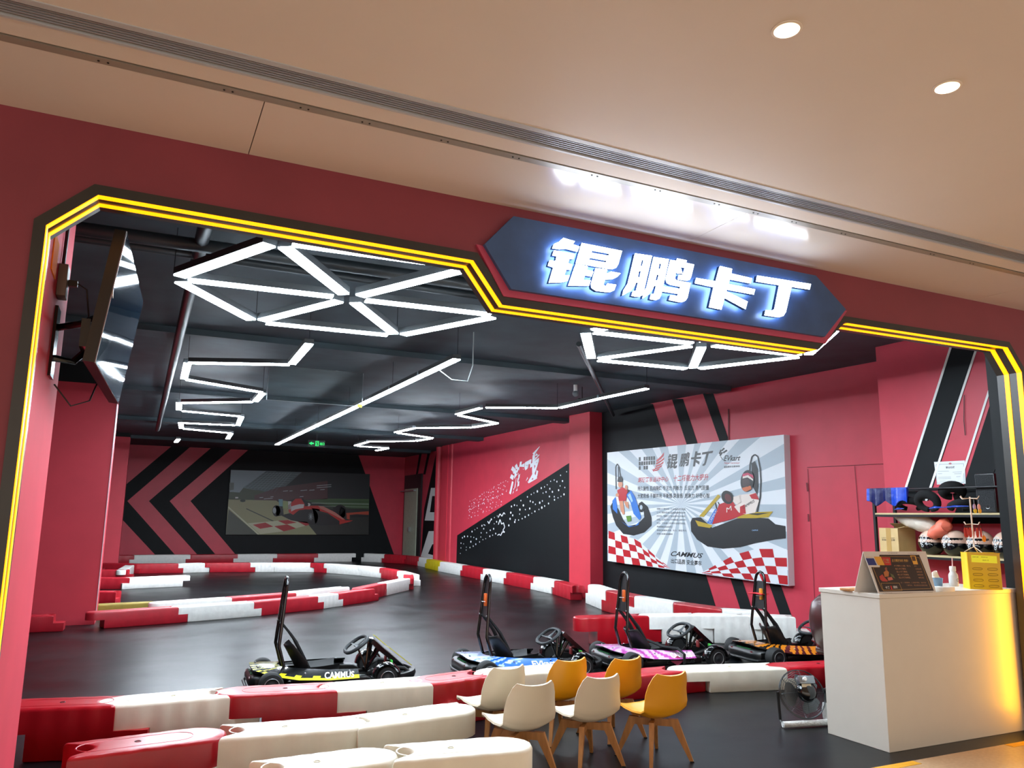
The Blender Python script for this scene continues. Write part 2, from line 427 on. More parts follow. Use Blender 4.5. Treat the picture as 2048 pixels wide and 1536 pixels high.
wf.poly([(622, 797), (715, 795), (715, 832), (672, 830), (640, 1010), (556, 1006), (610, 832)], WHITE, 2)
wf.poly([(650, 868), (715, 868), (715, 1010), (640, 1010)], WHITE, 3); wf.poly([(652, 900), (715, 898), (715, 1000), (618, 975)], BLK, 4)
struct(wf.build('wall_right_far_pattern', None))
pm, nm = (8.08, 21.3, 0), Vector((21.3-13.05, -(8.08-XR(13.05)), 0)).normalized()
wm = Art(pm, nm, *C6, step=.004)
wm.poly([(845, 830), (1724, 262), (1800, 215), (1800, 1400), (835, 1150)], BLK)
STK = mat('white_sticker', '#dfe3ea', .45)
wm.text('游戏', (1252, 522), (1480, 385), (1500, 165), (1268, 290), STK, 2, .035, 0)
wm.poly([(1440, 185), (1497, 127), (1497, 133), (1452, 200)], STK, 2); wm.poly([(1450, 232), (1495, 190), (1493, 200), (1455, 245)], STK, 2); wm.poly([(1400, 408), (1478, 374), (1476, 382), (1410, 420)], STK, 2)
rnd = random.Random(3)
GL = {'a': [(0,0),(1,0),(2,0),(1,1),(1,2),(0,3),(1,3),(2,3),(0,2),(2,1)], 'b': [(0,0),(1,0),(2,0),(0,1),(0,2),(0,3),(1,3),(2,3),(2,2),(1,1.5)], 'c': [(0,0),(2,0),(1,1),(0,2),(2,2),(1,3),(0,1.4),(2,3),(0,3)], 'd': [(0,0),(0,1),(0,2),(0,3),(1,0),(2,0.4),(1,1.6),(2,2.6),(2,3)]}
def dots(cx, cy, w, h, key, sl, r, m=STK):
    for u, v in GL[key]:
        x = cx+w*u/2+rnd.uniform(-4, 4)-h*v/3*.12; y = cy+h*v/3-sl*(w*u/2)+rnd.uniform(-5, 5)
        s_ = r*rnd.uniform(.6, 1.25); wm.ell(x, y, s_*.75, s_*1.3, m, 3, 0, 8)
for i, k in enumerate('acbdacbd'): dots(950+i*38, 560-i*22, 32, 70+i*3, k, .45, 3.2)
for i, k in enumerate('bdac'): dots(950+i*70, 620-i*30, 44, 80, k, .45, 3.6)
for i, k in enumerate('dbcabdcbadc'):
    if i in (4,): continue
    dots(885+i*78, 850-i*49, 46, 118+i*6, k, .6, 4.6+i*.25)
for a in ([(1170,690),(1185,660),(1200,680),(1215,650),(1225,664)], [(1172,745),(1185,705),(1198,742),(1212,730),(1222,765),(1208,790),(1222,805)], [(1165,830),(1180,820),(1190,832),(1205,800),(1220,808)], [(1055,745),(1070,752)], [(1088,720),(1098,738),(1110,710)]): wm.line(a, 6, STK, 3)
struct(wm.build('wall_right_middle_pattern', None))
# poster wall stripes
nr = Vector((1, .07, 0)).normalized(); pr_ = (8.62, 6.96, 0)
C3 = (1024, 768, .5)
wr = Art(pr_, nr, *C3, step=.004)
wr.poly([(300, 50), (565, 80), (825, 920), (830, 1010), (300, 1000)], BLK)
wr.poly([(640, 60), (685, 60), (980, 960), (1000, 1010), (948, 1010), (930, 950)], BLK)
wr.poly([(764, 38), (806, 38), (860, 200), (1140, 985), (1120, 1020), (1085, 960)], BLK)
LN = mat('dark_seam', '#6d1420', .6)
wr.line([(868, 100), (868, 230)], 6, LN, 2)
wr.line([(1182, 334), (1520, 318)], 2.2, LN, 2); wr.line([(1372, 328), (1402, 700)], 2.2, LN, 2); wr.line([(1184, 340), (1212, 860)], 2, LN, 2)
wr.line([(1181, 395), (1185, 430)], 6, LN, 3); wr.line([(1187, 520), (1188, 550)], 5, LN, 3)
struct(wr.build('wall_right_pattern', None))
# near wall: black diagonal bands with white edging
C8 = (1600, 660, .22787)
wn = Art((7.9, 0, 0), (1, 0, 0), *C8, step=.004)
wn.poly([(1325, 130), (1560, 160), (1130, 1500), (900, 1500)], BLK)
wn.poly([(1800, 250), (2050, 250), (2050, 1700), (1330, 1700)], BLK)
wn.line([(1330, 140), (915, 1440)], 20, WHITE, 2); wn.line([(1552, 165), (1110, 1500)], 20, WHITE, 2); wn.line([(1722, 350), (1390, 1390)], 20, WHITE, 2)
struct(wn.build('wall_right_near_pattern', None))
tag(MB().tube([onX(1600+1440*.22787, 660+570*.22787, 7.885), onX(1600+1438*.22787, 660+800*.22787, 7.885), onX(1600+1450*.22787, 660+925*.22787, 7.885)], .004, 6).build('hanging_cable', BK), 'thin black cable hanging down the red stripe of the near right wall', 'cable')

# far door
dt = thing('door_1', 'pale grey green steel door with closer at the far right end', 'door', (8.47, 25.7, 0)); dt['kind'] = 'structure'
ya, yb, yc, yd = 26.55, 24.75, 26.4, 25.05
box('door_frame', (8.44, yb, 0), (8.495, ya, 2.93), mat('door_surround', '#1a1218', .5), dt)
box('door_leaf', (8.41, yd, 0), (8.438, yc, 2.45), mat('door_green', '#a9b09a', .45, var=.06), dt)
box('door_closer', (8.33, 25.2, 2.36), (8.41, 26.7, 2.40), STEEL, dt); box('door_handle', (8.34, 25.65, 1.0), (8.41, 25.72, 1.15), STEEL, dt)

# ------------------------------------------------------------------ lit shop sign on the facade
sg = thing('shop_sign', 'dark hexagonal sign board with four glowing white characters over the portal', 'sign', (2.85, YF, 2.9))
sb = MB()
hexo = [(1.533, 2.925), (1.70, 3.113), (3.926, 3.113), (4.187, 2.915), (3.975, 2.702), (1.692, 2.702)]
sb.slab([(x, YF-.03, z) for x, z in hexo], (0, .042, 0)); sb.build('sign_board', SIGNB, sg)
rim = MB(); hi_ = [(2.85+(x-2.85)*1.028, 2.9+(z-2.9)*(1.19 if z < 2.8 else 1.05)) for x, z in hexo]
RP = mat('sign_border_lit_red', '#b8405e', .5)  # facade red made lighter and pinker, light from the sign put into the colour
for i in range(3, 6):
    a, b = hexo[i], hexo[(i+1) % 6]; c, d = hi_[(i+1) % 6], hi_[i]
    rim.slab([(q[0], YF-.006, q[1]) for q in (a, b, c, d)], (0, .018, 0))
rim.build('sign_border', RP, sg)
YS = YF-.085
K1, K2, K3 = (1080, 460, .08789), (1230, 490, .08789), (1375, 520, .12695)
LET = [(K1, [[(530,180),(795,255),(745,325),(900,375),(850,495),(585,425),(440,438),(280,415),(320,320),(430,270)]],
  [[(320,460),(795,545),(760,660),(668,655),(640,755),(735,785),(700,910),(600,900),(555,1030),(675,1030),(635,1155),(500,1190),(200,1200),(305,850),(183,810),(220,688),(355,705),(380,595),(283,575)]],
  [[(950,295),(1868,475),(1780,780),(1730,860),(1640,890),(1560,885),(818,750)],[(1185,468),(1575,538),(1562,585),(1170,518)],[(1130,630),(1525,700),(1500,735),(1440,730),(1118,675)]],
  [[(815,770),(1090,825),(1070,905),(1215,940),(1175,1060),(1020,1030),(990,1130),(1155,1150),(1115,1270),(645,1265)]],
  [[(1265,865),(1530,900),(1505,1000),(1620,945),(1835,985),(1750,1070),(1640,1120),(1480,1125),(1440,1250),(1500,1275),(1535,1215),(1735,1245),(1690,1370),(1600,1410),(1500,1410),(1280,1385),(1180,1320),(1160,1240)]]),
 (K2, [[(455,190),(845,245),(650,1080),(620,1140),(560,1175),(470,1175),(378,1155),(410,1048),(480,1045),(528,855),(480,855),(450,930),(360,1040),(170,1150),(195,1030),(290,880),(340,680)],[(610,342),(652,342),(622,478),(580,476)],[(548,592),(595,594),(560,740),(518,738)]],
  [[(880,270),(1230,325),(1050,1140),(1010,1220),(940,1250),(870,1245),(795,1230),(822,1115),(890,1115),(938,928),(892,925),(860,1000),(770,1120),(628,1220),(645,1100),(720,960)],[(1015,415),(1058,420),(1030,548),(985,545)],[(955,665),(1000,670),(968,808),(920,805)]],
  [[(1260,340),(1395,358),(1415,305),(1635,350),(1615,405),(1800,445),(1735,720),(1700,790),(1630,812),(1430,780),(1450,680),(1540,680),(1590,520),(1440,490),(1400,560),(1360,760),(1400,800),(1720,865),(1650,1200),(1600,1270),(1520,1300),(1450,1295),(1230,1250),(1262,1140),(1420,1160),(1450,1100),(1490,950),(1260,905),(1180,860),(1155,780)]],
  [[(1405,500),(1490,500),(1540,650),(1410,645)]], [[(1110,945),(1460,995),(1430,1112),(1085,1055)]]),
 (K3, [[(510,95),(702,138),(690,212),(1018,288),(995,368),(665,305),(648,378),(1065,462),(1045,545),(620,465),(612,492),(948,655),(915,775),(585,595),(535,782),(340,742),(412,428),(118,365),(138,282),(445,335)]]),
 (K3, [[(1100,245),(1945,378),(1925,465),(1640,422),(1550,820),(1510,880),(1450,898),(1380,895),(1215,870),(1232,790),(1340,795),(1372,770),(1445,395),(1082,338)]])]
FLATL = []
for K, *pieces in LET:
    fl = [[[(onY(K[0]+x*K[2], K[1]+y*K[2], YS).x, onY(K[0]+x*K[2], K[1]+y*K[2], YS).z) for x, y in loop] for loop in pc] for pc in pieces]
    FLATL.append(fl)
    bb, bf = MB(), MB()
    for pc in fl:
        L3 = [[Vector((x, z, 0)) for x, z in lp] for lp in pc]; tri = tessellate_polygon(L3); flat = [q for lp in pc for q in lp]
        vf = bf.V([(x, YS, z) for x, z in flat]); vk = bb.V([(x, YF-.058, z) for x, z in flat]); vk2 = bb.V([(x, YS+.002, z) for x, z in flat])
        for t_ in tri: bf.face([vf[i] for i in t_]); bb.mi = 1; bb.face([vk[i] for i in t_]); bb.mi = 0
        o_ = 0
        for lp in pc:
            n_ = len(lp)
            for i in range(n_): bb.face([vk[o_+i], vk[o_+(i+1) % n_], vk2[o_+(i+1) % n_], vk2[o_+i]])
            o_ += n_
    for f in bf.bm.faces:
        f.normal_update()
        if f.normal.y > 0: f.normal_flip()
    bd = bb.build('letter', [mat('letter_return', '#2f4a70', .4), mat('letter_backlight', '#bcd8ff', .5, emit=16)], sg)
    bf.build('letter_face', SIGNL, bd, recalc=False)
# ------------------------------------------------------------------ hanging led light bars
HOUSE = mat('led_housing', '#3a3f42', .5)
ZL = 3.2
def bar(t, a, b, w=.09, m=None):
    a, b = Vector((a[0], a[1], 0)), Vector((b[0], b[1], 0)); d = (b-a).normalized(); n = Vector((-d.y, d.x, 0))*w/2
    h = MB().slab([a-n*1.12+Vector((0,0,ZL+.012)), b-n*1.12+Vector((0,0,ZL+.012)), b+n*1.12+Vector((0,0,ZL+.012)), a+n*1.12+Vector((0,0,ZL+.012))], (0, 0, .05)).build('light_bar', HOUSE, t)
    MB().slab([a-n+Vector((0,0,ZL)), b-n+Vector((0,0,ZL)), b+n+Vector((0,0,ZL)), a+n+Vector((0,0,ZL))], (0, 0, .0119)).build('diffuser', WLED2 if (a.y+b.y)/2 > 12 else WLED, h)
def wires(t, pts):
    for x, y in pts: MB().tube([(x, y, ZL+.06), (x, y, ZI)], .003, 5).build('suspension_wire', BK, t)
def hexlight(cx, cy, label):
    t = thing('hexagonal_ceiling_light', label, 'ceiling light', (cx, cy, ZL)); R = 1.29
    V_ = [(cx+R*math.cos(rad(176+60*k)), cy+R*math.sin(rad(176+60*k))) for k in range(6)]
    for k in range(6):
        a, b = Vector(V_[k]), Vector(V_[(k+1) % 6]); c = Vector((cx, cy))
        d = (b-a).normalized(); bar(t, a+d*.09, b-d*.09)
        e = (a-c).normalized(); bar(t, c+e*.13, a-e*.10)
    wires(t, V_)
hexlight(1.375, 5.94, 'left of the two hexagons of white led bars, fully visible in the portal')
hexlight(4.87, 5.90, 'right of the two hexagons of white led bars, partly hidden behind the lit sign')
def run(label, x0, y0, k, segs, w=.082, wr=None):
    P = [[onZ(x0+x*k, y0+y*k, ZL) for x, y in s] for s in segs]
    t = thing('zigzag_ceiling_light' if len(segs) > 8 and wr != 'L' else 'linear_ceiling_light', label, 'ceiling light', (P[0][0].x, P[0][0].y, ZL))
    for a, b in P: bar(t, a, b, w)
    wires(t, [(p[0].x, p[0].y) for p in P[::2]]); return t
kk = .30273
run('zigzag run of white led bars on the left side of the dark ceiling', 320, 660, kk,
    [((985,97),(872,228)),((850,233),(195,221)),((182,224),(158,325)),((180,332),(668,414)),((678,422),(630,474)),((605,478),(148,485)),((125,484),(124,530)),((148,538),(528,573)),((538,577),(515,632)),((495,632),(150,617)),((136,616),(141,650)),((158,655),(462,683)),((470,686),(447,721)),((122,723),(105,744))])
# long straight run
t = thing('linear_ceiling_light', 'long straight line of white led bars down the middle of the dark ceiling', 'ceiling light', (3.0, 7.8, ZL))
a = onZ(915, 719, ZL); b = onZ(553, 890, ZL); N = 10
for k in range(N):
    p = a.lerp(b, k/N+.002); q = a.lerp(b, (k+1)/N-.002); bar(t, p, q, .085)
wires(t, [(a.lerp(b, k/5).x, a.lerp(b, k/5).y) for k in range(6)])
run('zigzag run of white led bars on the right side of the dark ceiling', 690, 690, kk,
    [((1995,292),(1690,356)),((1680,358),(1420,418)),((1403,420),(930,416)),((895,420),(740,461)),((755,468),(1005,519)),((1000,521),(848,546)),((832,548),(470,550)),((458,552),(335,579)),((350,584),(575,616)),((570,620),(468,636)),((455,637),(158,640)),((150,643),(70,666)),((85,671),(286,682)),((283,685),(208,699))], .072)

# ------------------------------------------------------------------ picture of a racing car on the back wall
C4 = (450, 925, .14648)
pt = thing('wall_picture', 'wide framed canvas of a red racing car on the far black wall', 'picture', (4.9, YB-.1, 0.87))
ap = Art((0, YB-.10, 0), (0, 1, 0), *C4, step=.003)
Q = [ap.P(*q, 0) for q in ((78, 98), (1978, 158), (1960, 985), (8, 985))]
MB().slab(Q, (0, .095, 0)).build('canvas', mat('picture_dark', '#1b2225', .5), pt)
def M_(n, h): return mat(n, h, .45)
sky, asph, grass = M_('pic_sky', '#7f9096'), M_('pic_asphalt', '#8d8c68'), M_('pic_grass', '#3f5a36')
ap.poly([(82,102),(700,120),(420,380),(60,470)], sky)
ap.poly([(560,118),(1050,132),(800,350),(560,400),(250,340)], M_('pic_roof', '#4b5c5f'), 2)
for i in range(10): ap.line([(540+i*46-i*i*.6, 130+i*2), (262+i*46, 338+i*7)], 4, M_('pic_roof_line', '#7d8f92'), 3)
for i in range(8): ap.line([(520-i*36, 150+i*26), (1000-i*40, 160+i*28)], 3, M_('pic_roof_line', '#7d8f92'), 3)
ap.poly([(60,400),(200,410),(250,345),(560,400),(700,350),(720,520),(50,505)], M_('pic_trees', '#39452f'), 2)
ap.poly([(400,450),(720,340),(1400,250),(1400,500),(800,520),(400,510)], M_('pic_stand', '#4b2b2d'), 3)
ap.poly([(60,275),(122,275),(120,370),(58,385)], M_('pic_board', '#59625c'), 3)
for x, y, w in ((790,392,70),(880,390,40),(1030,384,90),(1150,380,70),(1250,318,200),(1250,345,200),(530,498,120),(470,480,50),(620,470,40),(1020,468,50),(1300,372,60)): ap.line([(x, y), (x+w, y-w*.08)], 7, M_('pic_streak', '#a8b1b3'), 4)
ap.poly([(48,500),(700,520),(1200,760),(1300,985),(12,985)], asph, 2)
ap.poly([(48,640),(450,985),(12,985)], M_('pic_asphalt_dark', '#3f4337'), 3)
ap.poly([(700,520),(1964,600),(1960,985),(1250,985),(1100,800)], M_('pic_track_dark', '#20231f'), 2.5)
ap.poly([(1080,520),(1400,492),(1966,500),(1964,640),(1500,600)], grass, 3)
for y, c in ((528,'#2d4a29'),(560,'#8a9a8d'),(600,'#6f826d'),(622,'#2f4a2c')): ap.line([(1180, y-6), (1962, y+8)], 9, M_('pic_g'+c[1:], c), 4)
ap.poly([(46,600),(470,978),(440,980),(44,618)], M_('pic_line', '#b9b99b'), 4)
ap.line([(290,630),(700,820)], 14, M_('pic_asphalt_dark', '#3f4337'), 3)
KR, KW_ = M_('pic_kerb_red', '#a01d22'), M_('pic_kerb_white', '#b4b295')
ap.poly([(310,830),(900,780),(1150,850),(800,940),(480,978)], KW_, 4)
ap.poly([(380,850),(550,820),(660,875),(480,905)], KR, 5); ap.poly([(670,870),(850,845),(970,900),(800,940)], KR, 5); ap.poly([(720,795),(860,785),(980,820),(830,845)], KR, 5); ap.poly([(980,800),(1120,810),(1150,850),(1100,865)], KR, 5)
dk, wr_, wc = M_('pic_tyre', '#0d0f12'), M_('pic_car_red', '#b3241c'), M_('pic_car_white', '#c3bfbb')
ap.poly([(760,720),(1110,640),(1640,780),(1700,840),(1300,860),(900,790)], dk, 5)
ap.ell(700, 660, 55, 78, dk, 6); ap.ell(674, 655, 24, 42, M_('pic_rim', '#8f989a'), 7); ap.poly([(690,590),(790,600),(800,720),(700,735)], dk, 6)
ap.poly([(730,500),(788,502),(786,600),(738,596)], M_('pic_wing', '#6f9aa0'), 6); ap.poly([(790,520),(860,530),(858,625),(785,630)], M_('pic_wing2', '#8b9a6b'), 6); ap.poly([(860,530),(905,530),(895,640),(862,640)], wc, 7)
ap.poly([(860,590),(960,495),(1040,492),(1080,560),(1100,640),(1010,650),(930,715),(870,680)], wr_, 7)
ap.poly([(900,600),(1010,570),(1080,570),(1070,620),(960,640),(900,670)], wc, 8)
ap.poly([(1080,600),(1160,590),(1270,590),(1400,640),(1640,780),(1590,830),(1560,800),(1400,690),(1200,640),(1090,640)], wr_, 8)
ap.poly([(1270,592),(1340,600),(1500,680),(1632,776),(1600,778),(1450,700),(1300,630)], M_('pic_car_pink', '#c07468'), 9)
ap.ell(1570, 670, 90, 95, dk, 7); ap.poly([(1470,620),(1560,585),(1640,640),(1640,770),(1560,740)], dk, 7)
ap.ell(1190, 745, 80, 108, dk, 8); ap.ell(1168, 740, 42, 66, M_('pic_rim2', '#24282b'), 9)
for k in range(5): ap.line([(1168-30*math.cos(k*.628), 740-48*math.sin(k*.628)), (1168+30*math.cos(k*.628), 740+48*math.sin(k*.628))], 5, M_('pic_rim', '#8f989a'), 10)
ap.poly([(1180,620),(1290,640),(1300,780),(1230,840),(1200,660)], dk, 8)
ap.poly([(1560,800),(1640,790),(1745,790),(1700,810),(1560,845)], wr_, 10); ap.poly([(1650,690),(1960,665),(1960,715),(1800,705),(1660,720)], M_('pic_orange', '#a8412a'), 8); ap.poly([(1700,715),(1958,720),(1950,745),(1720,750)], dk, 9); ap.poly([(1655,700),(1700,700),(1700,780),(1660,770)], M_('pic_orange', '#a8412a'), 9)
ap.ell(1140, 575, 24, 22, wc, 10); ap.ell(1120, 575, 14, 20, dk, 11); ap.poly([(870,520),(960,490),(1070,490),(1090,540),(1050,550),(1000,500),(900,540)], dk, 6)
ap.ell(242, 522, 38, 18, M_('pic_car2', '#16261c'), 5); ap.poly([(140,470),(180,470),(180,490),(140,492)], wc, 4)
ap.build('print', pt)

# ------------------------------------------------------------------ big kart poster on the right wall
C7 = (1200, 840, .23438)
nrm = nr; p0 = Vector(pr_)-nr*.13
ao = Art(p0, nr, *C7, step=.0015)
po = thing('wall_poster', 'big boxed poster with karts and red checks on the right wall', 'poster', (8.2, 10.2, .72))
CQ = [(62,278),(1568,125),(1610,1416),(65,1203)]
MB().slab([ao.P(*q, 0) for q in CQ], nr*.125).build('light_box', mat('poster_box_white', '#d9dde0', .4), po)
ao.poly(CQ, mat('poster_white', '#dfe5ea', .4), .3)
gry = mat('poster_grey', '#aebcc6', .4); ctr = (690, 720)
def edge(a):
    dx, dy = math.cos(a), math.sin(a); best = None
    for (x1, y1), (x2, y2) in zip(CQ, CQ[1:]+CQ[:1]):
        ex, ey = x2-x1, y2-y1; den = dx*ey-dy*ex
        if abs(den) < 1e-9: continue
        t = ((x1-ctr[0])*ey-(y1-ctr[1])*ex)/den; u = ((x1-ctr[0])*dy-(y1-ctr[1])*dx)/den
        if t > 0 and -1e-6 <= u <= 1+1e-6 and (best is None or t < best): best = t
    return (ctr[0]+dx*best, ctr[1]+dy*best)
ca = sorted((math.atan2(y-ctr[1], x-ctr[0]) % (2*PI), (x, y)) for x, y in CQ)
NR = 46
for k in range(0, NR, 2):
    a0, a1 = 2*PI*(k+.15*math.sin(k*2.3))/NR, 2*PI*(k+1+.15*math.sin(k*1.7))/NR
    mid = [c for t_, c in ca if a0 < t_ < a1]
    ao.poly([ctr, edge(a0)] + mid + [edge(a1)], gry, 1)
ink, dred = mat('poster_ink', '#1b1f22', .4), mat('poster_red', '#b5121f', .4)
def lerp(p, t):
    t = t*(len(p)-1); i = min(int(t), len(p)-2); f = t-i
    return (p[i][0]*(1-f)+p[i+1][0]*f, p[i][1]*(1-f)+p[i+1][1]*f)
def checks(top, bot, nu, nv, ph):
    def pp(u, v): a, b = lerp(top, u), lerp(bot, u); return (a[0]*(1-v)+b[0]*v, a[1]*(1-v)+b[1]*v)
    ao.poly(top+bot[::-1][1:-1] if top[0] == bot[0] or top[-1] == bot[-1] else top+bot[::-1], mat('poster_white', '#dfe5ea', .4), 2)
    for i in range(nu):
        for j in range(nv):
            if (i+j) % 2 == ph: ao.poly([pp(i/nu, j/nv), pp((i+1)/nu, j/nv), pp((i+1)/nu, (j+1)/nv), pp(i/nu, (j+1)/nv)], dred, 3)
checks([(75,945),(190,985),(320,1020),(450,1140),(600,1265)], [(72,1200),(230,1228),(380,1245),(490,1256),(602,1268)], 9, 4, 0)
checks([(868,1303),(1000,1230),(1150,1150),(1330,1100),(1592,1100)], [(872,1308),(1080,1336),(1280,1362),(1440,1385),(1604,1405)], 9, 4, 1)
# karts and drivers printed on the poster
yl, bl_, skin, wht = mat('poster_yellow', '#b69a1e', .4), mat('poster_blue', '#2b72c8', .4), mat('poster_skin', '#c98a6a', .4), mat('poster_cream', '#e2d6cd', .4)
ao.poly([(775,870),(790,835),(860,830),(960,920),(1170,840),(1300,830),(1440,840),(1500,890),(1585,905),(1588,1010),(1500,1020),(1330,1050),(1200,1085),(1050,1098),(920,1080),(830,1020),(780,950)], ink, 4)
ao.poly([(815,855),(900,880),(965,900),(940,922),(840,905)], yl, 5); ao.poly([(1010,635),(1032,650),(885,828),(848,822)], yl, 5)
ao.line([(985,700),(1000,760)], 10, ink, 5); ao.line([(1010,700),(1040,760)], 8, ink, 5)
ao.poly([(985,760),(1025,770),(965,885),(915,880)], bl_, 6); ao.text('CAMMUS', (945,880),(1010,775),(990,770),(930,865), wht, 7)
ao.poly([(1220,790),(1480,780),(1440,830),(1330,838),(1170,838)], yl, 6); ao.poly([(1250,800),(1460,790),(1350,812)], ink, 7)
ao.line([(1275,600),(1283,380),(1300,312),(1325,295),(1350,312),(1370,420),(1376,520),(1370,660),(1345,785)], 12, ink, 5)
ao.poly([(1295,370),(1325,350),(1350,420),(1355,560),(1345,640),(1300,560)], ink, 5)
ao.poly([(1020,720),(1060,705),(1140,700),(1190,780),(1250,800),(1120,850),(960,890),(990,800)], dred, 7)
ao.poly([(1190,640),(1330,622),(1362,690),(1330,790),(1250,805),(1190,790),(1150,740),(1205,700)], wht, 8)
ao.poly([(1280,640),(1335,622),(1362,680),(1300,672)], dred, 9); ao.poly([(1130,660),(1200,640),(1215,700),(1180,725),(1140,700)], wht, 8); ao.poly([(1200,740),(1240,720),(1250,800),(1200,795)], dred, 9)
ao.text('CAMMUS', (1225,760),(1325,700),(1320,675),(1225,735), ink, 10); ao.text('M', (1085,790),(1130,770),(1125,730),(1085,750), wht, 10)
ao.ell(1262, 520, 57, 94, ink, 9, .12, 24); ao.poly([(1225,460),(1265,450),(1310,470),(1318,500),(1270,470),(1220,485)], mat('poster_pink', '#c0405e', .4), 10)
ao.poly([(1225,480),(1268,468),(1312,505),(1312,520),(1265,490),(1222,500)], wht, 10); ao.poly([(1218,580),(1290,560),(1300,590),(1250,612),(1225,600)], mat('poster_orange', '#c5683c', .4), 10); ao.poly([(1218,505),(1268,500),(1290,540),(1270,570),(1222,565)], mat('poster_visor', '#3a2a2c', .3), 10)
ao.ell(1092, 660, 48, 60, ink, 9, -.5, 24); ao.ell(1098, 664, 26, 38, mat('poster_dark_red', '#5b1c22', .4), 10, -.5)
ao.ell(1330, 990, 0.1, 0.1, ink, 4); ao.text('CAMMUS', (1300,948),(1352,946),(1352,934),(1300,936), mat('poster_ltblue', '#9fc6ee', .4), 6)
ao.poly([(90,740),(110,700),(160,760),(200,850),(240,905),(320,890),(380,830),(372,750),(330,712),(360,695),(410,740),(442,830),(442,900),(380,960),(290,986),(200,972),(140,900),(112,830)], ink, 4)
ao.poly([(225,640),(268,600),(305,660),(355,830),(340,855),(290,800),(262,700)], bl_, 7); ao.poly([(240,640),(262,625),(285,690),(275,705)], mat('poster_ltblue', '#9fc6ee', .4), 8)
ao.poly([(108,690),(135,655),(150,740),(150,800),(112,760)], bl_, 5); ao.poly([(185,865),(250,915),(330,895),(345,860),(300,905),(245,905)], bl_, 6); ao.ell(355, 745, 28, 42, ink, 6); ao.ell(355, 745, 12, 20, gry, 7)
ao.line([(140,590),(136,400),(150,374),(166,400),(182,520)], 8, ink, 5); ao.line([(158,400),(160,500)], 6, ink, 5)
ao.ell(178, 548, 20, 30, skin, 8); ao.poly([(152,525),(160,485),(188,480),(200,510),(195,530),(165,530)], ink, 9); ao.poly([(150,600),(195,572),(240,598),(225,690),(165,690)], dred, 7); ao.ell(228, 575, 12, 20, skin, 8); ao.ell(152, 640, 14, 16, skin, 8)
ao.poly([(165,690),(200,690),(215,800),(200,810),(180,770)], skin, 7); ao.poly([(205,690),(245,700),(250,760),(225,740)], skin, 7); ao.poly([(225,820),(268,815),(270,860),(240,870)], mat('poster_green', '#5d8a2e', .4), 7); ao.ell(240, 625, 30, 32, ink, 6)
# printed logo blocks, wing, titles
for r, row in enumerate(('101011', '111111', '101010')):
    for c, v in enumerate('1011111 1111111 1011000'.split()[r]):
        if v == '1': x = 332+c*20.5; y = 318-c*1.4+r*38; ao.poly([(x,y),(x+16,y-1),(x+16,y+31),(x,y+32)], ink, 2)
for w_ in ([(480,345),(520,310),(548,275),(545,305),(520,335),(485,360)],[(478,368),(520,345),(550,318),(545,340),(515,362),(482,382)],[(474,390),(515,375),(545,350),(540,370),(510,390),(478,402)],[(466,408),(500,402),(535,380),(525,400),(498,415),(470,420)],[(455,415),(480,425),(515,410),(500,428),(480,436),(460,432)],[(443,418),(455,424),(468,440),(455,438)]): ao.poly(w_, dred, 2)
def glyph_poly(ch, quad, m, layer):
    allp = [q for pc in ch for lp in pc for q in lp]; x0, x1 = min(p[0] for p in allp), max(p[0] for p in allp); z0, z1 = min(p[1] for p in allp), max(p[1] for p in allp)
    bl, br, tr_, tl = quad
    def f(x, z):
        u, v = (x-x0)/(x1-x0), (z-z0)/(z1-z0)
        return (bl[0]*(1-u)*(1-v)+br[0]*u*(1-v)+tr_[0]*u*v+tl[0]*(1-u)*v, bl[1]*(1-u)*(1-v)+br[1]*u*(1-v)+tr_[1]*u*v+tl[1]*(1-u)*v)
    b = ao.mb(m)
    for pc in ch:
        L2 = [[Vector((x, z, 0)) for x, z in lp] for lp in pc]; fl = [q for lp in pc for q in lp]; v = b.V([ao.P(*f(x, z), layer) for x, z in fl])
        for t_ in tessellate_polygon(L2): b.face([v[i] for i in t_])
for ch, q in zip(FLATL, (((572,418),(668,412),(662,285),(578,292)), ((675,402),(765,398),(768,272),(682,285)), ((775,400),(862,392),(866,262),(778,272)), ((865,392),(940,388),(968,262),(872,272)))): glyph_poly(ch, q, ink, 2)
ao.text('潮玩赛车运动中心', (322,535),(583,525),(590,480),(328,490), dred, 2, .012, 0); ao.text('十二项能力大提升', (625,525),(924,515),(930,458),(630,472), dred, 2, .012, 0)
ao.text('持久耐性 肌肉锻炼 专注力 判断力  反应力 勇气胆量', (322,606),(932,599),(932,556),(322,564), ink, 2, .012); ao.text('大脑思维 手脚并用 平衡感 荣誉感  想象力 好奇心智', (322,668),(935,666),(935,624),(322,627), ink, 2, .012)
for i, tx in enumerate(('锟鹏卡丁赛车是一个全家的卡丁乐园', '让卡丁赛车走进儿童和家庭的生活中', '的乐园，锟鹏卡丁车运动中心的锻炼', '启智，让他们在小时候就爱上赛车的', '常运，打造青少年赛车运动的摇篮，', '养成勇敢的性格意识', '享他们对赛车无畏，耐力、意志努力', '无畏少年赛车的精神')):
    y = 766+i*30.5; w = (245, 245, 245, 247, 247, 135, 250, 135)[i]; ao.text(tx, (485, y), (485+w, y+4-i*.3), (485+w, y-13), (485, y-16), ink, 2)
ao.text('CAMMUS', (603,1160),(874,1180),(882,1138),(612,1118), ink, 2, .02, .25); ao.text('出口品质 安全赛车', (607,1222),(868,1246),(870,1202),(607,1180), ink, 2, .015)
ao.text('EVkart', (1056,352),(1194,346),(1204,300),(1062,302), ink, 2, .02, .2); ao.text('New raceway', (1060,380),(1190,376),(1196,358),(1062,360), dred, 2, 0, .2); ao.text('潮感赛车全新体验', (1058,410),(1195,402),(1196,386),(1058,392), ink, 2, .01)
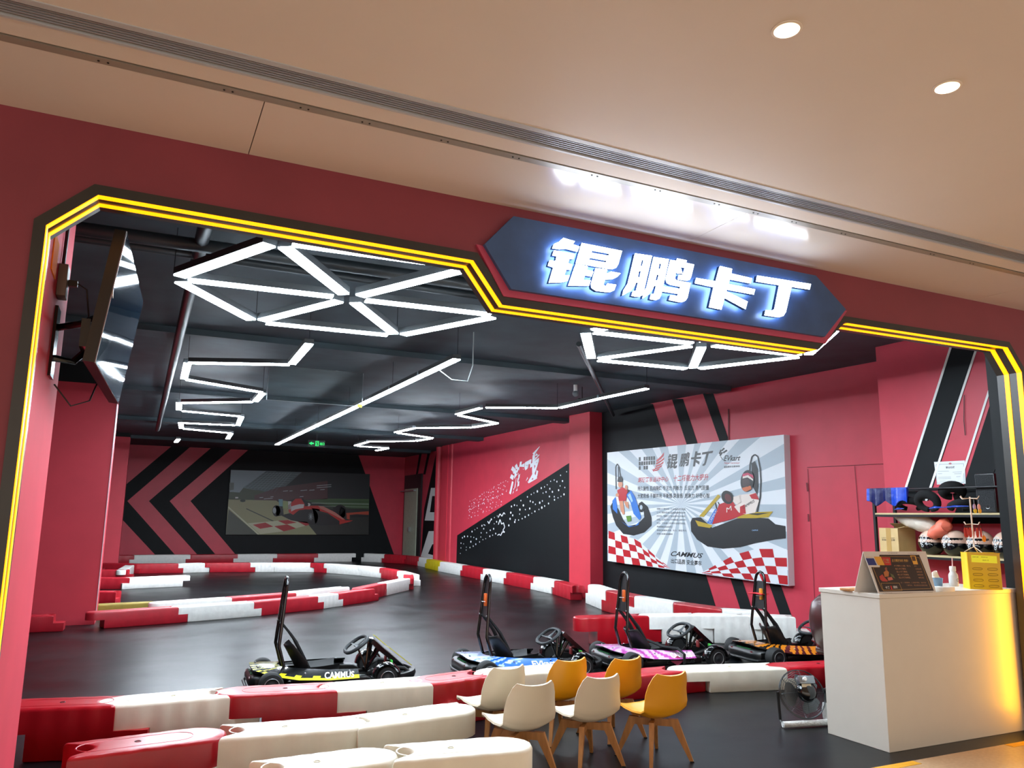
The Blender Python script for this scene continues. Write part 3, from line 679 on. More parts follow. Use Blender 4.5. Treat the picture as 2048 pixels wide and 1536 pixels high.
for a_, b_ in (((1020,290),(1035,255)),((1040,262),(1062,240)),((1052,280),(1085,258)),((1025,305),(1045,275))): ao.line([a_, b_], 14, ink, 2)
ao.line([(1030,310),(1045,335),(1058,342)], 5, ink, 2)
ao.build('print', po)

# ================================================================== BARRIERS
def barrier(P, h, w, tongue, left_low, m, cap=None, wave=.006, ends=(1, 1)):
    """interlocking water barrier along +x, front face at y=0, body to y=w; P = pitch"""
    b = MB(); r = w*.5; hh = h*.52; z1 = h; hd = r*.78
    def yw(x): return wave*(1-math.cos(2*PI*(x/P)*5))/2
    def side(x0, x1, back=False, k=20):
        o_ = []
        for i in range(k+1):
            x = x0+(x1-x0)*i/k; o_.append((x, w-yw(x) if back else yw(x)))
        return o_
    up = side(r*.45, P-.004)
    up += [(P-.004-hd*math.sin(PI*i/8), w*.05+w*.90*i/8) for i in range(9)]
    up += list(reversed(side(r*.45, P-.004, True)))
    up += [(r*.45-(r*.45+hd-.012)*math.sin(PI*i/10), w*(.5+.5*math.cos(PI*i/10))) for i in range(1, 10)]
    t = tongue
    x0, x1 = (-t+.006, P-t-.004) if left_low else (t+.006, P+t-.004)
    lo = side(x0, x1) + list(reversed(side(x0, x1, True)))
    def layer(pts, z, s_=0):
        cx = sum(p[0] for p in pts)/len(pts)
        return [Vector((p[0]+(s_ if p[0] < cx else -s_), p[1]+(s_ if p[1] < w/2 else -s_)*min(1, abs(p[1]-w/2)/(w*.3)), z)) for p in pts]
    b.rings([layer(lo, 0, .006), layer(lo, .008, 0), layer(lo, hh, 0)])
    b.rings([layer(up, hh, 0), layer(up, z1-.022, 0), layer(up, z1-.012, .003), layer(up, z1-.004, .009), layer(up, z1-.0005, .016), layer(up, z1, .026)])
    # moulded oval on the top
    cx0, cx1, rr = P*.22, P*.80, w*.27
    ov = [(cx0-rr*math.sin(PI*i/8), w/2+rr*math.cos(PI*i/8)) for i in range(9)] + [(cx1+rr*math.sin(PI*i/8), w/2-rr*math.cos(PI*i/8)) for i in range(9)]
    b.tube([(x, y, z1-.0005) for x, y in ov], .0045, 6, closed=True, flat=.6)
    o = b.build('water_barrier', m, smooth=True, ang=60, centre=False)
    if cap:
        c = MB().lathe([(.017, 0), (.017, .003), (.012, .004), (.011, .001)], (P*.5, w*.5, z1-.001), n=16)
        c.build('fill_cap', cap, o, smooth=True)
    return o
NB = [0]
ORD = ['first', 'second', 'third', 'fourth', 'fifth', 'sixth', 'seventh', 'eighth', 'ninth', 'tenth', 'eleventh', 'twelfth']
CN = {'R': 'red', 'W': 'white', 'Y': 'yellow', 'O': 'olive'}
def place(P0_, P1_, c, h, w, tong, low, label, group, big=False, near=False, ends=(1, 1), flip=False):
    d = Vector((P1_[0]-P0_[0], P1_[1]-P0_[1], 0)); L = d.length; a = math.atan2(d.y, d.x)
    m = {'R': RPL if big else RPL2, 'W': WPL if near else WPL2, 'Y': YPL, 'O': OPL}[c]
    cap = None
    if near: cap = mat('cap_dark', '#3a1014', .5) if c == 'R' else mat('cap_cream', '#b9b08f', .5)
    o = barrier(L, h, w, tong, low, m, cap, .007 if big else .005, ends)
    o.location = (P0_[0], P0_[1], 0); o.rotation_euler = (0, 0, a)
    tag(o, label, 'barrier', group); return o
def row(cols, pts, h, w, tong, low, where, group, big=False, near=False, start=0, names=None):
    """pts: ground points (world xy) at the joints, front lower edge"""
    cnt = {}
    for i, c in enumerate(cols):
        if c == '-': continue
        cnt[c] = cnt.get(c, 0)+1; tot = cols.count(c)
        nth = ORD[cnt[c]-1]+' '+CN[c]+' barrier from the left' if tot > 1 else 'the only '+CN[c]+' barrier'
        place(pts[i], pts[i+1], c, h, w, tong, low, nth+' '+where, group, big, near)
def G(x, y): p = onZ(x, y); return (p.x, p.y)
def ZZ(x, y, z): p = onZ(x, y, z); return (p.x, p.y)
k5 = .33203
def C5(x, y): return G(180+x*k5, 1080+y*k5)
# along the back wall
bk = [(-1.15, 26.0)]+[(x, 26.05) for x in (.15, 1.62, 2.93, 4.24, 5.45, 6.66)]
row('RWRWRW', [( -1.15+.0, 26.0), (.02, 26.0), (1.57, 26.05), (2.95, 26.1), (4.15, 26.1), (5.45, 26.1), (6.70, 26.1)], .27, .22, .13, True, 'in the row along the back wall', 'barriers along the back wall')
row('WRRW', [(6.95, 26.0), (7.45, 25.35), (7.9, 24.4), (7.98, 23.4), (7.93, 22.4)], .27, .22, .12, True, 'of the far right bend by the door', 'barriers of the far right bend')
rp = [(7.84, 22.3), (7.75, 20.9), (7.74, 19.2), (7.72, 17.8), (7.74, 16.5), (7.72, 15.1), (7.66, 14.05), (7.42, 12.9)]
row('YWRWRWR', rp, .27, .24, .13, True, 'along the wall with the white dots', 'barriers along the dotted wall')
# inner island, far side and nose
def isl(l): return [C5(*q) for q in l]
row('RRWRWWRWWRW', isl([(60,198),(270,203),(530,200),(690,195),(965,193),(1080,193),(1325,194),(1405,198),(1610,214),(1740,228),(1845,250),(1925,275)]), .24, .22, .12, False, 'on the far side of the inner island', 'barriers on the far side of the island')
row('RWRWRWR', isl([(20,538),(520,502),(985,460),(1370,422),(1495,402),(1715,372),(1800,345),(1800,345)])[:6]+[], .215, .22, .12, False, 'on the near side of the inner island', 'barriers on the near side of the island') if False else None
ns = isl([(15,540),(530,500),(985,462),(1372,420),(1495,402),(1715,368)])
row('RWRWR', ns, .215, .22, .13, False, 'on the near side of the inner island', 'barriers on the near side of the island')
place(C5(1640, 372), C5(1785, 336), 'R', .235, .22, .12, False, 'red barrier just before the pointed nose of the inner island', 'barriers at the island nose')
place(C5(1785, 336), C5(1935, 300), 'W', .235, .22, .12, True, 'ribbed white barrier at the pointed nose of the inner island', 'barriers at the island nose')
place((C5(1950, 300)), (C5(1950, 300)[0]+.35, C5(1950, 300)[1]+1.1), 'R', .235, .22, .1, False, 'short red barrier closing the tip of the inner island', 'barriers at the island nose')
# second line just behind the near side
def back(p, q, d=.34): return [(x, y+d) for x, y in (p, q)]
a_, b_ = C5(400, 500), C5(865, 458); place((a_[0], a_[1]+.36), (b_[0], b_[1]+.33), 'W', .235, .22, .12, False, 'white barrier in the second line behind the near side of the island', 'second line of island barriers')
a_, b_ = C5(870, 458), C5(1260, 418); place((a_[0], a_[1]+.35), (b_[0], b_[1]+.3), 'R', .235, .22, .12, False, 'red barrier in the second line behind the near side of the island', 'second line of island barriers')
a_, b_ = C5(1262, 418), C5(1590, 375); place((a_[0], a_[1]+.4), (b_[0], b_[1]+.35), 'W', .235, .22, .12, False, 'long white barrier in the second line near the island nose', 'second line of island barriers')
# pieces on the left, behind the near column
place(C5(-30, 242), C5(225, 240), 'R', .22, .22, .1, False, 'short red barrier behind the nearer column, in front of an angled white one', 'barriers beside the left columns')
place(C5(215, 240), C5(262, 205), 'W', .22, .22, .05, False, 'stubby angled white barrier beside the left columns', 'barriers beside the left columns')
place(C5(-60, 298), C5(235, 296), 'R', .22, .22, .12, True, 'red barrier linked to the scuffed white one beside the left columns', 'barriers beside the left columns')
o = place(C5(235, 296), C5(600, 278), 'W', .22, .22, .14, True, 'scuffed white barrier sticking out free beside the left columns', 'barriers beside the left columns')
place(C5(-120, 400), C5(150, 400), 'R', .23, .24, .0, False, 'red barrier end standing at the foot of the nearer column', 'barriers beside the left columns')
place((-.42, 13.15), (.38, 13.3), 'O', .17, .2, .0, False, 'olive yellow barrier lying behind the red one at the column foot', 'barriers beside the left columns')
place((-1.9, 11.75), (-.85, 11.72), 'R', .2, .24, .12, False, 'red barrier in front of the nearer column, beside the left jamb', 'barriers beside the left columns')
# tall barriers along the poster wall
def CB(x, y): return G(1160+x*.14648, 1140+y*.14648)
row('WRWRW', [(7.42, 12.35), (7.10, 11.25), (6.98, 10.25), (7.0, 9.3), (7.12, 8.4), (7.4, 7.95)][0:6], .34, .26, .16, True, 'along the wall below the kart poster', 'tall barriers below the poster', True)
# tall barriers behind the karts
row('RWWW', [(4.92, 8.25), (5.78, 8.15), (6.45, 8.0), (7.0, 7.75), (7.45, 7.42)], .34, .26, .16, False, 'in the row behind the pink and tiger karts', 'barriers behind the karts', True)
# row in front of the karts
fr = [ZZ(-20, 1421, .31), ZZ(232, 1412, .31), ZZ(462, 1392, .31), ZZ(677, 1381, .31), ZZ(868, 1368, .31), (2.58, 5.66), (3.33, 5.62)]
row('RWRWRW', fr, .31, .32, .2, False, 'in the row in front of the yellow striped kart', 'barriers in front of the karts', True, True)
fr2 = [(3.40, 5.74), (4.48, 5.78), (5.45, 5.56), (6.3, 5.4)]
row('RWR', fr2, .19, .30, .22, False, 'in the low row right of the chairs', 'low barriers behind the fan', True, True)
# two rows at the very front
f2 = [ZZ(132, 1518, .31), ZZ(436, 1478, .31), ZZ(716, 1457, .31), ZZ(950, 1424, .31)]
def piece(a, b, c, lb): return place(a, b, c, .31, .30, .2, False, lb, 'barriers at the very front', True, True, (1, 0))
def rev(a, b, c, lb, h=.31):
    # rounded head to the right: turn the piece around
    d = Vector((b[0]-a[0], b[1]-a[1], 0)); n_ = Vector((-d.y, d.x, 0)).normalized()*.32
    p, q = (b[0]+n_.x, b[1]+n_.y), (a[0]+n_.x, a[1]+n_.y)
    e_ = d.normalized()*.035; p = (p[0]-e_.x, p[1]-e_.y)
    return place(p, q, c, h, .32, .2, False, lb, 'barriers at the very front', True, True)
rev(f2[0], f2[1], 'R', 'glossy red barrier in the middle front row, left of the cream ones')
rev(f2[1], f2[2], 'W', 'cream barrier in the middle front row, right next to the glossy red one')
rev(f2[2], f2[3], 'W', 'cream barrier at the right end of the middle front row')
g2 = [ZZ(520, 1560, .31), ZZ(785, 1524, .31), ZZ(1054, 1502, .31)]
rev(g2[0], g2[1], 'W', 'cream barrier cut by the bottom edge of the view, left one')
rev(g2[1], g2[2], 'W', 'cream barrier nearest the chairs at the bottom edge of the view')

# ================================================================== KARTS (x forward, z up, origin under the rear end)
BEIGE = mat('cable_tie_white', '#d8d8d8', .4)
def kart(loc, rz, skin_a, skin_b, style, label, orange=True, red_band=False, printed=''):
    root = thing('go_kart', label, 'go kart', (0, 0, 0), 'electric go karts')
    # chassis and floor tray
    b = MB(); b.box((.25, -.24, .045), (1.36, .24, .06))
    for s_ in (-1, 1): b.tube([(.12, .2*s_, .07), (.5, .24*s_, .065), (1.0, .22*s_, .065), (1.28, .17*s_, .065), (1.38, .12*s_, .065)], .014, 8)
    b.tube([(.5, -.24, .065), (.5, .24, .065)], .012, 8); b.tube([(1.08, -.32, .075), (1.08, .32, .075)], .014, 8); b.tube([(.3, -.33, .1), (.3, .33, .1)], .016, 8)
    b.build('chassis', BKG, root, smooth=True)
    # rounded rear body
    b = MB(); rr = []
    for x, hw, z0, z1 in ((-.05, .18, .09, .12), (-.035, .25, .05, .145), (.0, .285, .04, .160), (.10, .29, .04, .165), (.22, .28, .05, .155), (.28, .22, .07, .14)):
        ring = []
        for i in range(20):
            a = 2*PI*i/20; c, q = math.cos(a), math.sin(a); e = .45
            ring.append((x, hw*math.copysign(abs(c)**e, c), (z0+z1)/2+(z1-z0)/2*math.copysign(abs(q)**e, q)))
        rr.append(ring)
    b.rings(rr); rb = b.build('rear_body', BK, root, smooth=True)
    for y in (-.17, .17): MB().lathe([(.022, 0), (.022, -.008)], (-.035, y, .12), 'X', 14).build('tail_lamp', mat('tail_lamp_red', '#5b0c12', .25), rb)
    b = MB(); 
    b.box((-.026, -.135, .152), (-.013, .10, .158))
    for i in range(5): b.box((-.028, -.13+i*.05, .150), (-.012, -.105+i*.05, .160))
    b.build('indicator_row', mat('indicator_green', '#1d5a32', .4), rb)
    # side pods
    for s_ in (-1, 1):
        b = MB(); rr = []
        for x, o_, zt in ((.26, .30, .10), (.34, .36, .125), (.60, .38, .13), (.80, .375, .13), (.93, .36, .12), (.98, .30, .09)):
            ring = []
            for i in range(12):
                a = 2*PI*i/12; c, q = math.cos(a), math.sin(a)
                ring.append((x, s_*((o_+.24)/2+(o_-.24)/2*math.copysign(abs(c)**.5, c)), (.05+zt)/2+(zt-.05)/2*math.copysign(abs(q)**.5, q)))
            rr.append(ring)
        b.rings(rr); sp = b.build('side_pod', BK, root, smooth=True)
        if printed and s_ < 0:
            b = MB(); put_text(b, printed, [(.50, -.386, .07), (.84, -.380, .07), (.84, -.380, .11), (.50, -.386, .11)], .01, .2)
            b.build('pod_lettering', mat('faded_letter', '#3a4144', .5), sp)
            if style == 'pink':
                b = MB(); b.slab([(.54, -.396, .10), (.62, -.396, .055), (.70, -.396, .10), (.62, -.396, .15)], (0, .004, 0)); b.build('pod_sticker', mat('pink_sticker', '#b9466c', .5), sp)
    # U shaped deck cover
    def edge_in(t):   # t along the U from right arm tip to left arm tip
        return t
    outer = [(.86, -.375), (.60, -.415), (.34, -.405), (.14, -.34), (-.015, -.20), (-.03, 0), (-.015, .20), (.14, .34), (.34, .405), (.60, .415), (.86, .375)]
    inner = [(.86, -.285), (.62, -.275), (.44, -.225), (.30, -.16), (.22, -.09), (.20, 0), (.22, .09), (.30, .16), (.44, .225), (.62, .275), (.86, .285)]
    zi = [.175, .18, .188, .195, .20, .203, .20, .195, .188, .18, .175]; zo = [.112, .117, .132, .162, .197, .211, .197, .162, .132, .117, .112]
    b = MB(); N = 8; rows_ = []
    def lrp(l, u):
        u = u*(len(l)-1); i = min(int(u), len(l)-2); f = u-i
        a_, c_ = l[i], l[i+1]
        return tuple(x*(1-f)+y*f for x, y in zip(a_, c_)) if isinstance(a_, tuple) else a_*(1-f)+c_*f
    nu = 150
    for i in range(nu+1):
        u = i/nu; o_, n_ = lrp(outer, u), lrp(inner, u); a, c = lrp(zo, u), lrp(zi, u); row_ = []
        for j in range(7):
            f = j/6; row_.append(Vector((o_[0]*(1-f)+n_[0]*f, o_[1]*(1-f)+n_[1]*f, a*(1-f)+c*f+.006*math.sin(PI*f))))
        rows_.append(row_)
    ringl = [r_ + [p-Vector((0, 0, .012)) for p in reversed(r_)] for r_ in rows_]
    rnd = random.Random(hash(style) % 7 if False else len(style))
    LL = [b.V(r_) for r_ in ringl]; n = 14
    for k in range(nu):
        for i in range(n):
            f = b.face([LL[k][i], LL[k][(i+1) % n], LL[k+1][(i+1) % n], LL[k+1][i]])
            if not f: continue
            u = (k+.5)/nu; j = i
            if i >= 6: f.material_index = 2; continue
            f_ = (j+.5)/6; um = min(u, 1-u)
            if style == 'yellow': on_ = (j == 0 and um < .36) or (j == 1 and um < .30 and math.sin(u*95) > .3) or (um > .36 and abs((u*60+(.5-abs(f_-.5))*3) % 2-1) < .28)
            elif style == 'tiger': on_ = math.sin(um*150+f_*2.6+1.3*math.sin(um*41)) > -.35 and not (j == 0 and math.sin(um*90) > .6)
            elif style == 'blue': on_ = um < .20+.05*math.sin(f_*9) or (um < .33 and math.sin(u*120+f_*7) > .2) or math.sin(u*70+f_*5) > .9
            else: on_ = (um > .12 and math.sin(um*85-f_*8+math.sin(um*30)*2) > .25) or (um <= .12 and j in (0, 5))
            f.material_index = 1 if on_ else 0
    b.face(list(reversed(LL[0]))); b.face(LL[-1])
    dk_ = b.build('deck_cover', [skin_a, skin_b, BKG], root, smooth=True, ang=50)
    # lettering on the near arm
    txt, tc = {'yellow': ('CAMMUS', WHITE), 'blue': ('EVkart', WHITE), 'pink': ('CAMMUS', WHITE), 'tiger': ('', WHITE)}[style]
    if txt:
        for s_ in (-1, 1):
            def dp(x, f):
                u_ = .5; best = None
                for i in range(200):
                    u_ = i/400 if s_ < 0 else 1-i/400
                    o_, n_ = lrp(outer, u_), lrp(inner, u_); xx = o_[0]*(1-f)+n_[0]*f
                    if best is None or abs(xx-x) < best[0]: best = (abs(xx-x), o_[1]*(1-f)+n_[1]*f, lrp(zo, u_)*(1-f)+lrp(zi, u_)*f+.006*math.sin(PI*f)+.002)
                return (x, best[1], best[2]+.003)
            xa, xb = (.56, .82) if s_ < 0 else (.82, .56)
            b = MB(); put_text(b, txt, [dp(xa, .06 if s_ < 0 else .06), dp(xb, .06), dp(xb, .62), dp(xa, .62)], .02, .25, (0, s_*.001, .0))
            b.build('deck_lettering', tc, dk_, recalc=True)
    b = MB()
    for x, y in ((.03, -.12), (.03, .12), (.4, -.32), (.4, .32), (.78, -.32), (.78, .32)): b.ball((x, y, .210-(abs(y) > .2)*.042), .009, n=8, m=5)
    b.build('deck_bolts', STEEL, dk_, smooth=True)
    # wheels
    for x, r_, wd, y in ((.12, .100, .12, .30), (1.10, .100, .10, .31)):
        for s_ in (-1, 1):
            prof = [(r_*.62, 0), (r_*.9, .003), (r_, wd*.14), (r_*1.01, wd*.5), (r_, wd*.86), (r_*.9, wd-.003), (r_*.62, wd)]
            c_ = (x, s_*y-(wd if s_ < 0 else 0), r_)
            wh = MB().lathe(prof, c_, 'Y', 28).build('wheel', BKR, root, smooth=True)
            yo = s_*(y+wd)+s_*.001
            rim_ = MB().lathe([(r_*.60, 0), (r_*.60, s_*.004), (r_*.50, s_*.001), (r_*.20, -s_*.0), (r_*.12, s_*.006), (.001, s_*.006)], (x, yo, r_), 'Y', 24, cap=False).build('rim', mat('rim_dark', '#3b4144', .35, metal=.6), wh, smooth=True)
            MB().tube([(x+r_*.60*math.cos(a), yo+s_*.004, r_+r_*.60*math.sin(a)) for a in [2*PI*i/24 for i in range(24)]], .0035, 6, closed=True).build('rim_ring', mat('rim_bright', '#a9adb0', .3, metal=.8), wh, smooth=True)
            if x > 1:
                b = MB(); rr = []
                for i in range(13):
                    a = rad(5+170*i/12); ring = []
                    for (dr, yy) in ((.018, -.01), (.03, .02), (.032, wd*.5), (.03, wd-.02), (.018, wd+.01), (.010, wd+.008), (.02, wd*.5), (.010, -.008)):
                        ring.append((x+(r_+dr)*math.cos(a), s_*(y+yy), r_+(r_+dr)*math.sin(a)))
                    rr.append(ring)
                b.rings(rr); b.build('front_fender', BKG, root, smooth=True)
    # seat bucket
    b = MB(); rows2 = []
    for i in range(15):
        u = i/14
        if u < .45: f = u/.45; x = .72-.30*f; z = .085-.02*math.sin(PI*f*.5)+.0; hw = .15+.01*f
        else: f = (u-.45)/.55; x = .42-.16*f**1.1; z = .068+.30*f; hw = .165-.035*f
        row_ = []
        for j in range(13):
            v = -1+2*j/12; k_ = abs(v)**3
            row_.append(Vector((x+k_*.05*(1 if u > .45 else .2), v*hw, z+k_*(.10*(1-max(0, u-.45)/.55)+.02))))
        rows2.append(row_)
    L1 = [b.V(r_) for r_ in rows2]; L2 = [b.V([p+Vector((-.008, 0, -.010)) for p in r_]) for r_ in rows2]
    for i in range(14):
        for j in range(12):
            b.face([L1[i][j], L1[i+1][j], L1[i+1][j+1], L1[i][j+1]]); b.face([L2[i][j+1], L2[i+1][j+1], L2[i+1][j], L2[i][j]])
    for i in range(14): b.face([L1[i][0], L2[i][0], L2[i+1][0], L1[i+1][0]]); b.face([L1[i][12], L1[i+1][12], L2[i+1][12], L2[i][12]])
    for j in range(12): b.face([L1[0][j], L1[0][j+1], L2[0][j+1], L2[0][j]]); b.face([L1[14][j], L2[14][j], L2[14][j+1], L1[14][j+1]])
    st = b.build('seat', mat('seat_shell_black', '#101113', .45), root, smooth=True, ang=70)
    # roll hoop
    path = []
    def hp(z):  # x position of the hoop by height
        return .27-(z-.12)/.25*.075 if z < .37 else .195+(z-.37)/.58*.05
    zs = [.12, .22, .32, .37, .45, .6, .75, .86]
    def yw_(z): return .125 if z < .40 else .125-(z-.40)/.46*.045
    path = [(hp(z), -yw_(z), z) for z in zs] + [(hp(.91), -.064, .91), (hp(.935), -.035, .938), (hp(.95), 0, .947), (hp(.935), .035, .938), (hp(.91), .064, .91)] + [(hp(z), yw_(z), z) for z in reversed(zs)]
    hoop = MB().tube(path, .0155, 10).build('roll_hoop', BKG, root, smooth=True)
    b = MB(); b.slab([(hp(z)+.004, y, z) for y, z in ((-.108, .55), (.108, .55), (.092, .72), (.078, .87 if style != 'tiger' else .83), (.05, .925 if style != 'tiger' else .85), (-.05, .925 if style != 'tiger' else .85), (-.078, .87 if style != 'tiger' else .83), (-.092, .72))], (.010, 0, 0))
    pl_ = b.build('head_plate', mat('plate_black', '#17191b', .4), hoop)
    if orange:
        MB().box((.185, -.078, .655), (.212, -.040, .775)).bevel(.006).build('timing_box', mat('timing_orange', '#c9581c', .45) if style != 'tiger' else mat('timing_amber', '#c98220', .45), hoop, smooth=True)
        MB().tube([(.182, -.09, .70), (.181, -.02, .695), (.19, .02, .693)], .003, 6).build('cable_tie', BEIGE, hoop)
    if red_band: MB().tube([(.180, -.105, .715), (.178, 0, .72), (.182, .105, .71), (.245, .10, .712), (.245, -.10, .716)], .030, 8, closed=True, flat=.25).build('red_band', mat('red_cloth', '#d3202a', .7), hoop, smooth=True)
    b = MB()
    for y in (-.105, .105): b.ball((hp(.56)-.012, y, .565), .009, n=8, m=5)
    b.build('hoop_bolt', STEEL, hoop, smooth=True)
    # belts from the hoop down to the seat
    for s_ in (-1, 1):
        b = MB(); P = [(hp(.55), s_*.075, .565), (.30, s_*.075, .46), (.345, s_*.085, .40), (.40, s_*.09, .30), (.46, s_*.085, .19), (.50, s_*.07, .12)]
        rr = []
        for (x, y, z), hw in zip(P, (.022, .028, .036, .042, .042, .03)): rr.append([(x-.008, y-hw, z-.005), (x-.008, y+hw, z-.005), (x+.008, y+hw, z+.005), (x+.008, y-hw, z+.005)])
        b.rings(rr); b.bevel(.003, 1); b.build('seat_belt', BKF, root, smooth=True)
    if style == 'pink':
        MB().tube([(.44, -.10, .27), (.56, -.22, .215), (.66, -.33, .21), (.70, -.40, .16), (.68, -.42, .04)], [.03, .035, .035, .03, .02], 8, flat=.35).build('hanging_belt', BKF, root, smooth=True)
    # steering
    C_ = Vector((.90, 0, .335)); ax = Vector((-.56, 0, .83)).normalized(); u_ = Vector((0, 1, 0)); v_ = ax.cross(u_)
    pts = []
    for i in range(36):
        a = 2*PI*i/36; c, q = math.cos(a), math.sin(a); e = .8
        pts.append(C_ + u_*(.15*math.copysign(abs(c)**e, c)) + v_*(.112*math.copysign(abs(q)**e, q)))
    sw = MB().tube(pts, .0165, 8, closed=True).build('steering_wheel', GREY, root, smooth=True)
    b = MB(); 
    for a in (.15, PI-.15, PI*1.5):
        c, q = math.cos(a), math.sin(a); e_ = C_ + u_*(.14*c) + v_*(.10*q)
        b.tube([C_-ax*.01, (C_+e_)/2-ax*.008, e_], [.026, .016, .010], 8, flat=.35)
    b.ball(C_-ax*.012, .03, sz=.45, n=12, m=6); b.build('wheel_spokes', mat('spoke_grey', '#34393c', .5), sw, smooth=True)
    MB().tube([C_-ax*.015, (1.02, 0, .07)], .0085, 8).build('steering_column', mat('column_bronze', '#4a3329', .35, metal=.5) if style == 'yellow' else BKG, root, smooth=True)
    # front fairing bar with struts
    b = MB(); rr = []
    for (x, z), hw, th in zip(((1.0, .385), (1.03, .38), (1.14, .285), (1.26, .19), (1.36, .105), (1.40, .06)), (.05, .085, .09, .09, .085, .06), (.018, .026, .026, .024, .022, .014)):
        rr.append([(x-th*.6, -hw, z-th), (x+th*.4, -hw*1.02, z+th*.2), (x+th*.6, 0, z+th*.5), (x+th*.4, hw*1.02, z+th*.2), (x-th*.6, hw, z-th)])
    b.rings(rr); nb = b.build('front_fairing', BKG, root, smooth=True, ang=35)
    if style == 'yellow':
        b = MB()
        for (a0, z0), (a1, z1) in (((1.045, .40), (1.15, .316)), ((1.18, .292), (1.40, .125))): b.slab([(a0+.018, -.06, z0+.006), (a1+.018, -.06, z1+.004), (a1+.018, .05, z1+.004), (a0+.018, .05, z0+.006)], (.003, 0, .004))
        b.build('fairing_sticker', skin_b, nb)
    b = MB()
    for y in (-.05, .05): b.tube([(1.0, y*.4, .09), (1.03, y, .365)], .0135, 8); b.tube([(1.0, y*.4, .11), (1.11, y, .305)], .0125, 8)
    b.build('fairing_strut', BKG, root, smooth=True)
    for y, c_ in ((.11, mat('brake_pedal_red', '#a33a3a', .5)), (-.11, mat('throttle_pedal_green', '#3cae3c', .5))):
        o_ = MB().box((1.20, y-.028, .13), (1.215, y+.028, .20), Matrix.Rotation(0, 4, 'Y')).bevel(.004).build('pedal', c_, root, smooth=True)
        MB().tube([(1.2, y, .06), (1.21, y, .14)], .006, 6).build('pedal_arm', BK, o_)
    # front bumper
    b = MB(); rr = []
    for i in range(17):
        a = rad(-78+156*i/16); x = 1.08+.35*math.cos(a); y = .36*math.sin(a); hw = .03
        rr.append([(x-.03*math.cos(a), y-.03*math.sin(a), .05), (x+.02*math.cos(a), y+.02*math.sin(a), .055), (x+.03*math.cos(a), y+.03*math.sin(a), .085), (x+.02*math.cos(a), y+.02*math.sin(a), .115), (x-.03*math.cos(a), y-.03*math.sin(a), .12)])
    b.rings(rr); b.build('front_bumper', BK, root, smooth=True, ang=60)
    b = MB()
    for s_ in (-1, 1):
        b.tube([(1.0, .1*s_, .1), (1.15, .2*s_, .16), (1.30, .22*s_, .14), (1.38, .2*s_, .08)], .018, 8)
        b.tube([(1.02, .03*s_, .07), (1.1, .18*s_, .09)], .008, 6)
    b.build('front_frame', BK, root, smooth=True)
    # rear bumper tube and trailing wires
    b = MB(); b.tube([(.1, -.3, .06), (-.03, -.27, .055), (-.06, -.15, .055), (-.06, .15, .055), (-.03, .27, .055), (.1, .3, .06)], .014, 8)
    b.build('rear_bumper', BK, root, smooth=True)
    root.location = loc; root.rotation_euler = (0, 0, rz)
    return root
KW = [((1.02, 7.35, 0), -.04, mat('kart_black_skin', '#101214', .25, coat=.6), mat('kart_yellow_skin', '#c8c112', .3, coat=.6), 'yellow', 'black go kart with yellow stripes, leftmost of the four parked karts'),
      ((2.93, 7.19, 0), -.06, mat('kart_pale_skin', '#9fb6cc', .25, coat=.6), mat('kart_blue_skin', '#1c5fc4', .3, coat=.6), 'blue', 'go kart with blue and silver deck, second parked kart from the left'),
      ((4.47, 7.10, 0), -.08, mat('kart_pink_skin', '#cfaecb', .25, coat=.6), mat('kart_magenta_skin', '#b0479c', .3, coat=.6), 'pink', 'go kart with pink and purple deck, between the blue and the tiger striped kart'),
      ((6.06, 6.80, 0), -.10, mat('kart_tiger_black', '#15110d', .25, coat=.6), mat('kart_orange_skin', '#c97a12', .3, coat=.6), 'tiger', 'go kart with orange tiger stripes, parked nearest the white counter')]
for k_, (l_, r_, sa, sb_, st_, lb_) in enumerate(KW):
    kart(l_, r_, sa, sb_, st_, lb_, orange=st_ != 'yellow', red_band=st_ == 'tiger', printed='CAMMUS' if st_ == 'pink' else '')

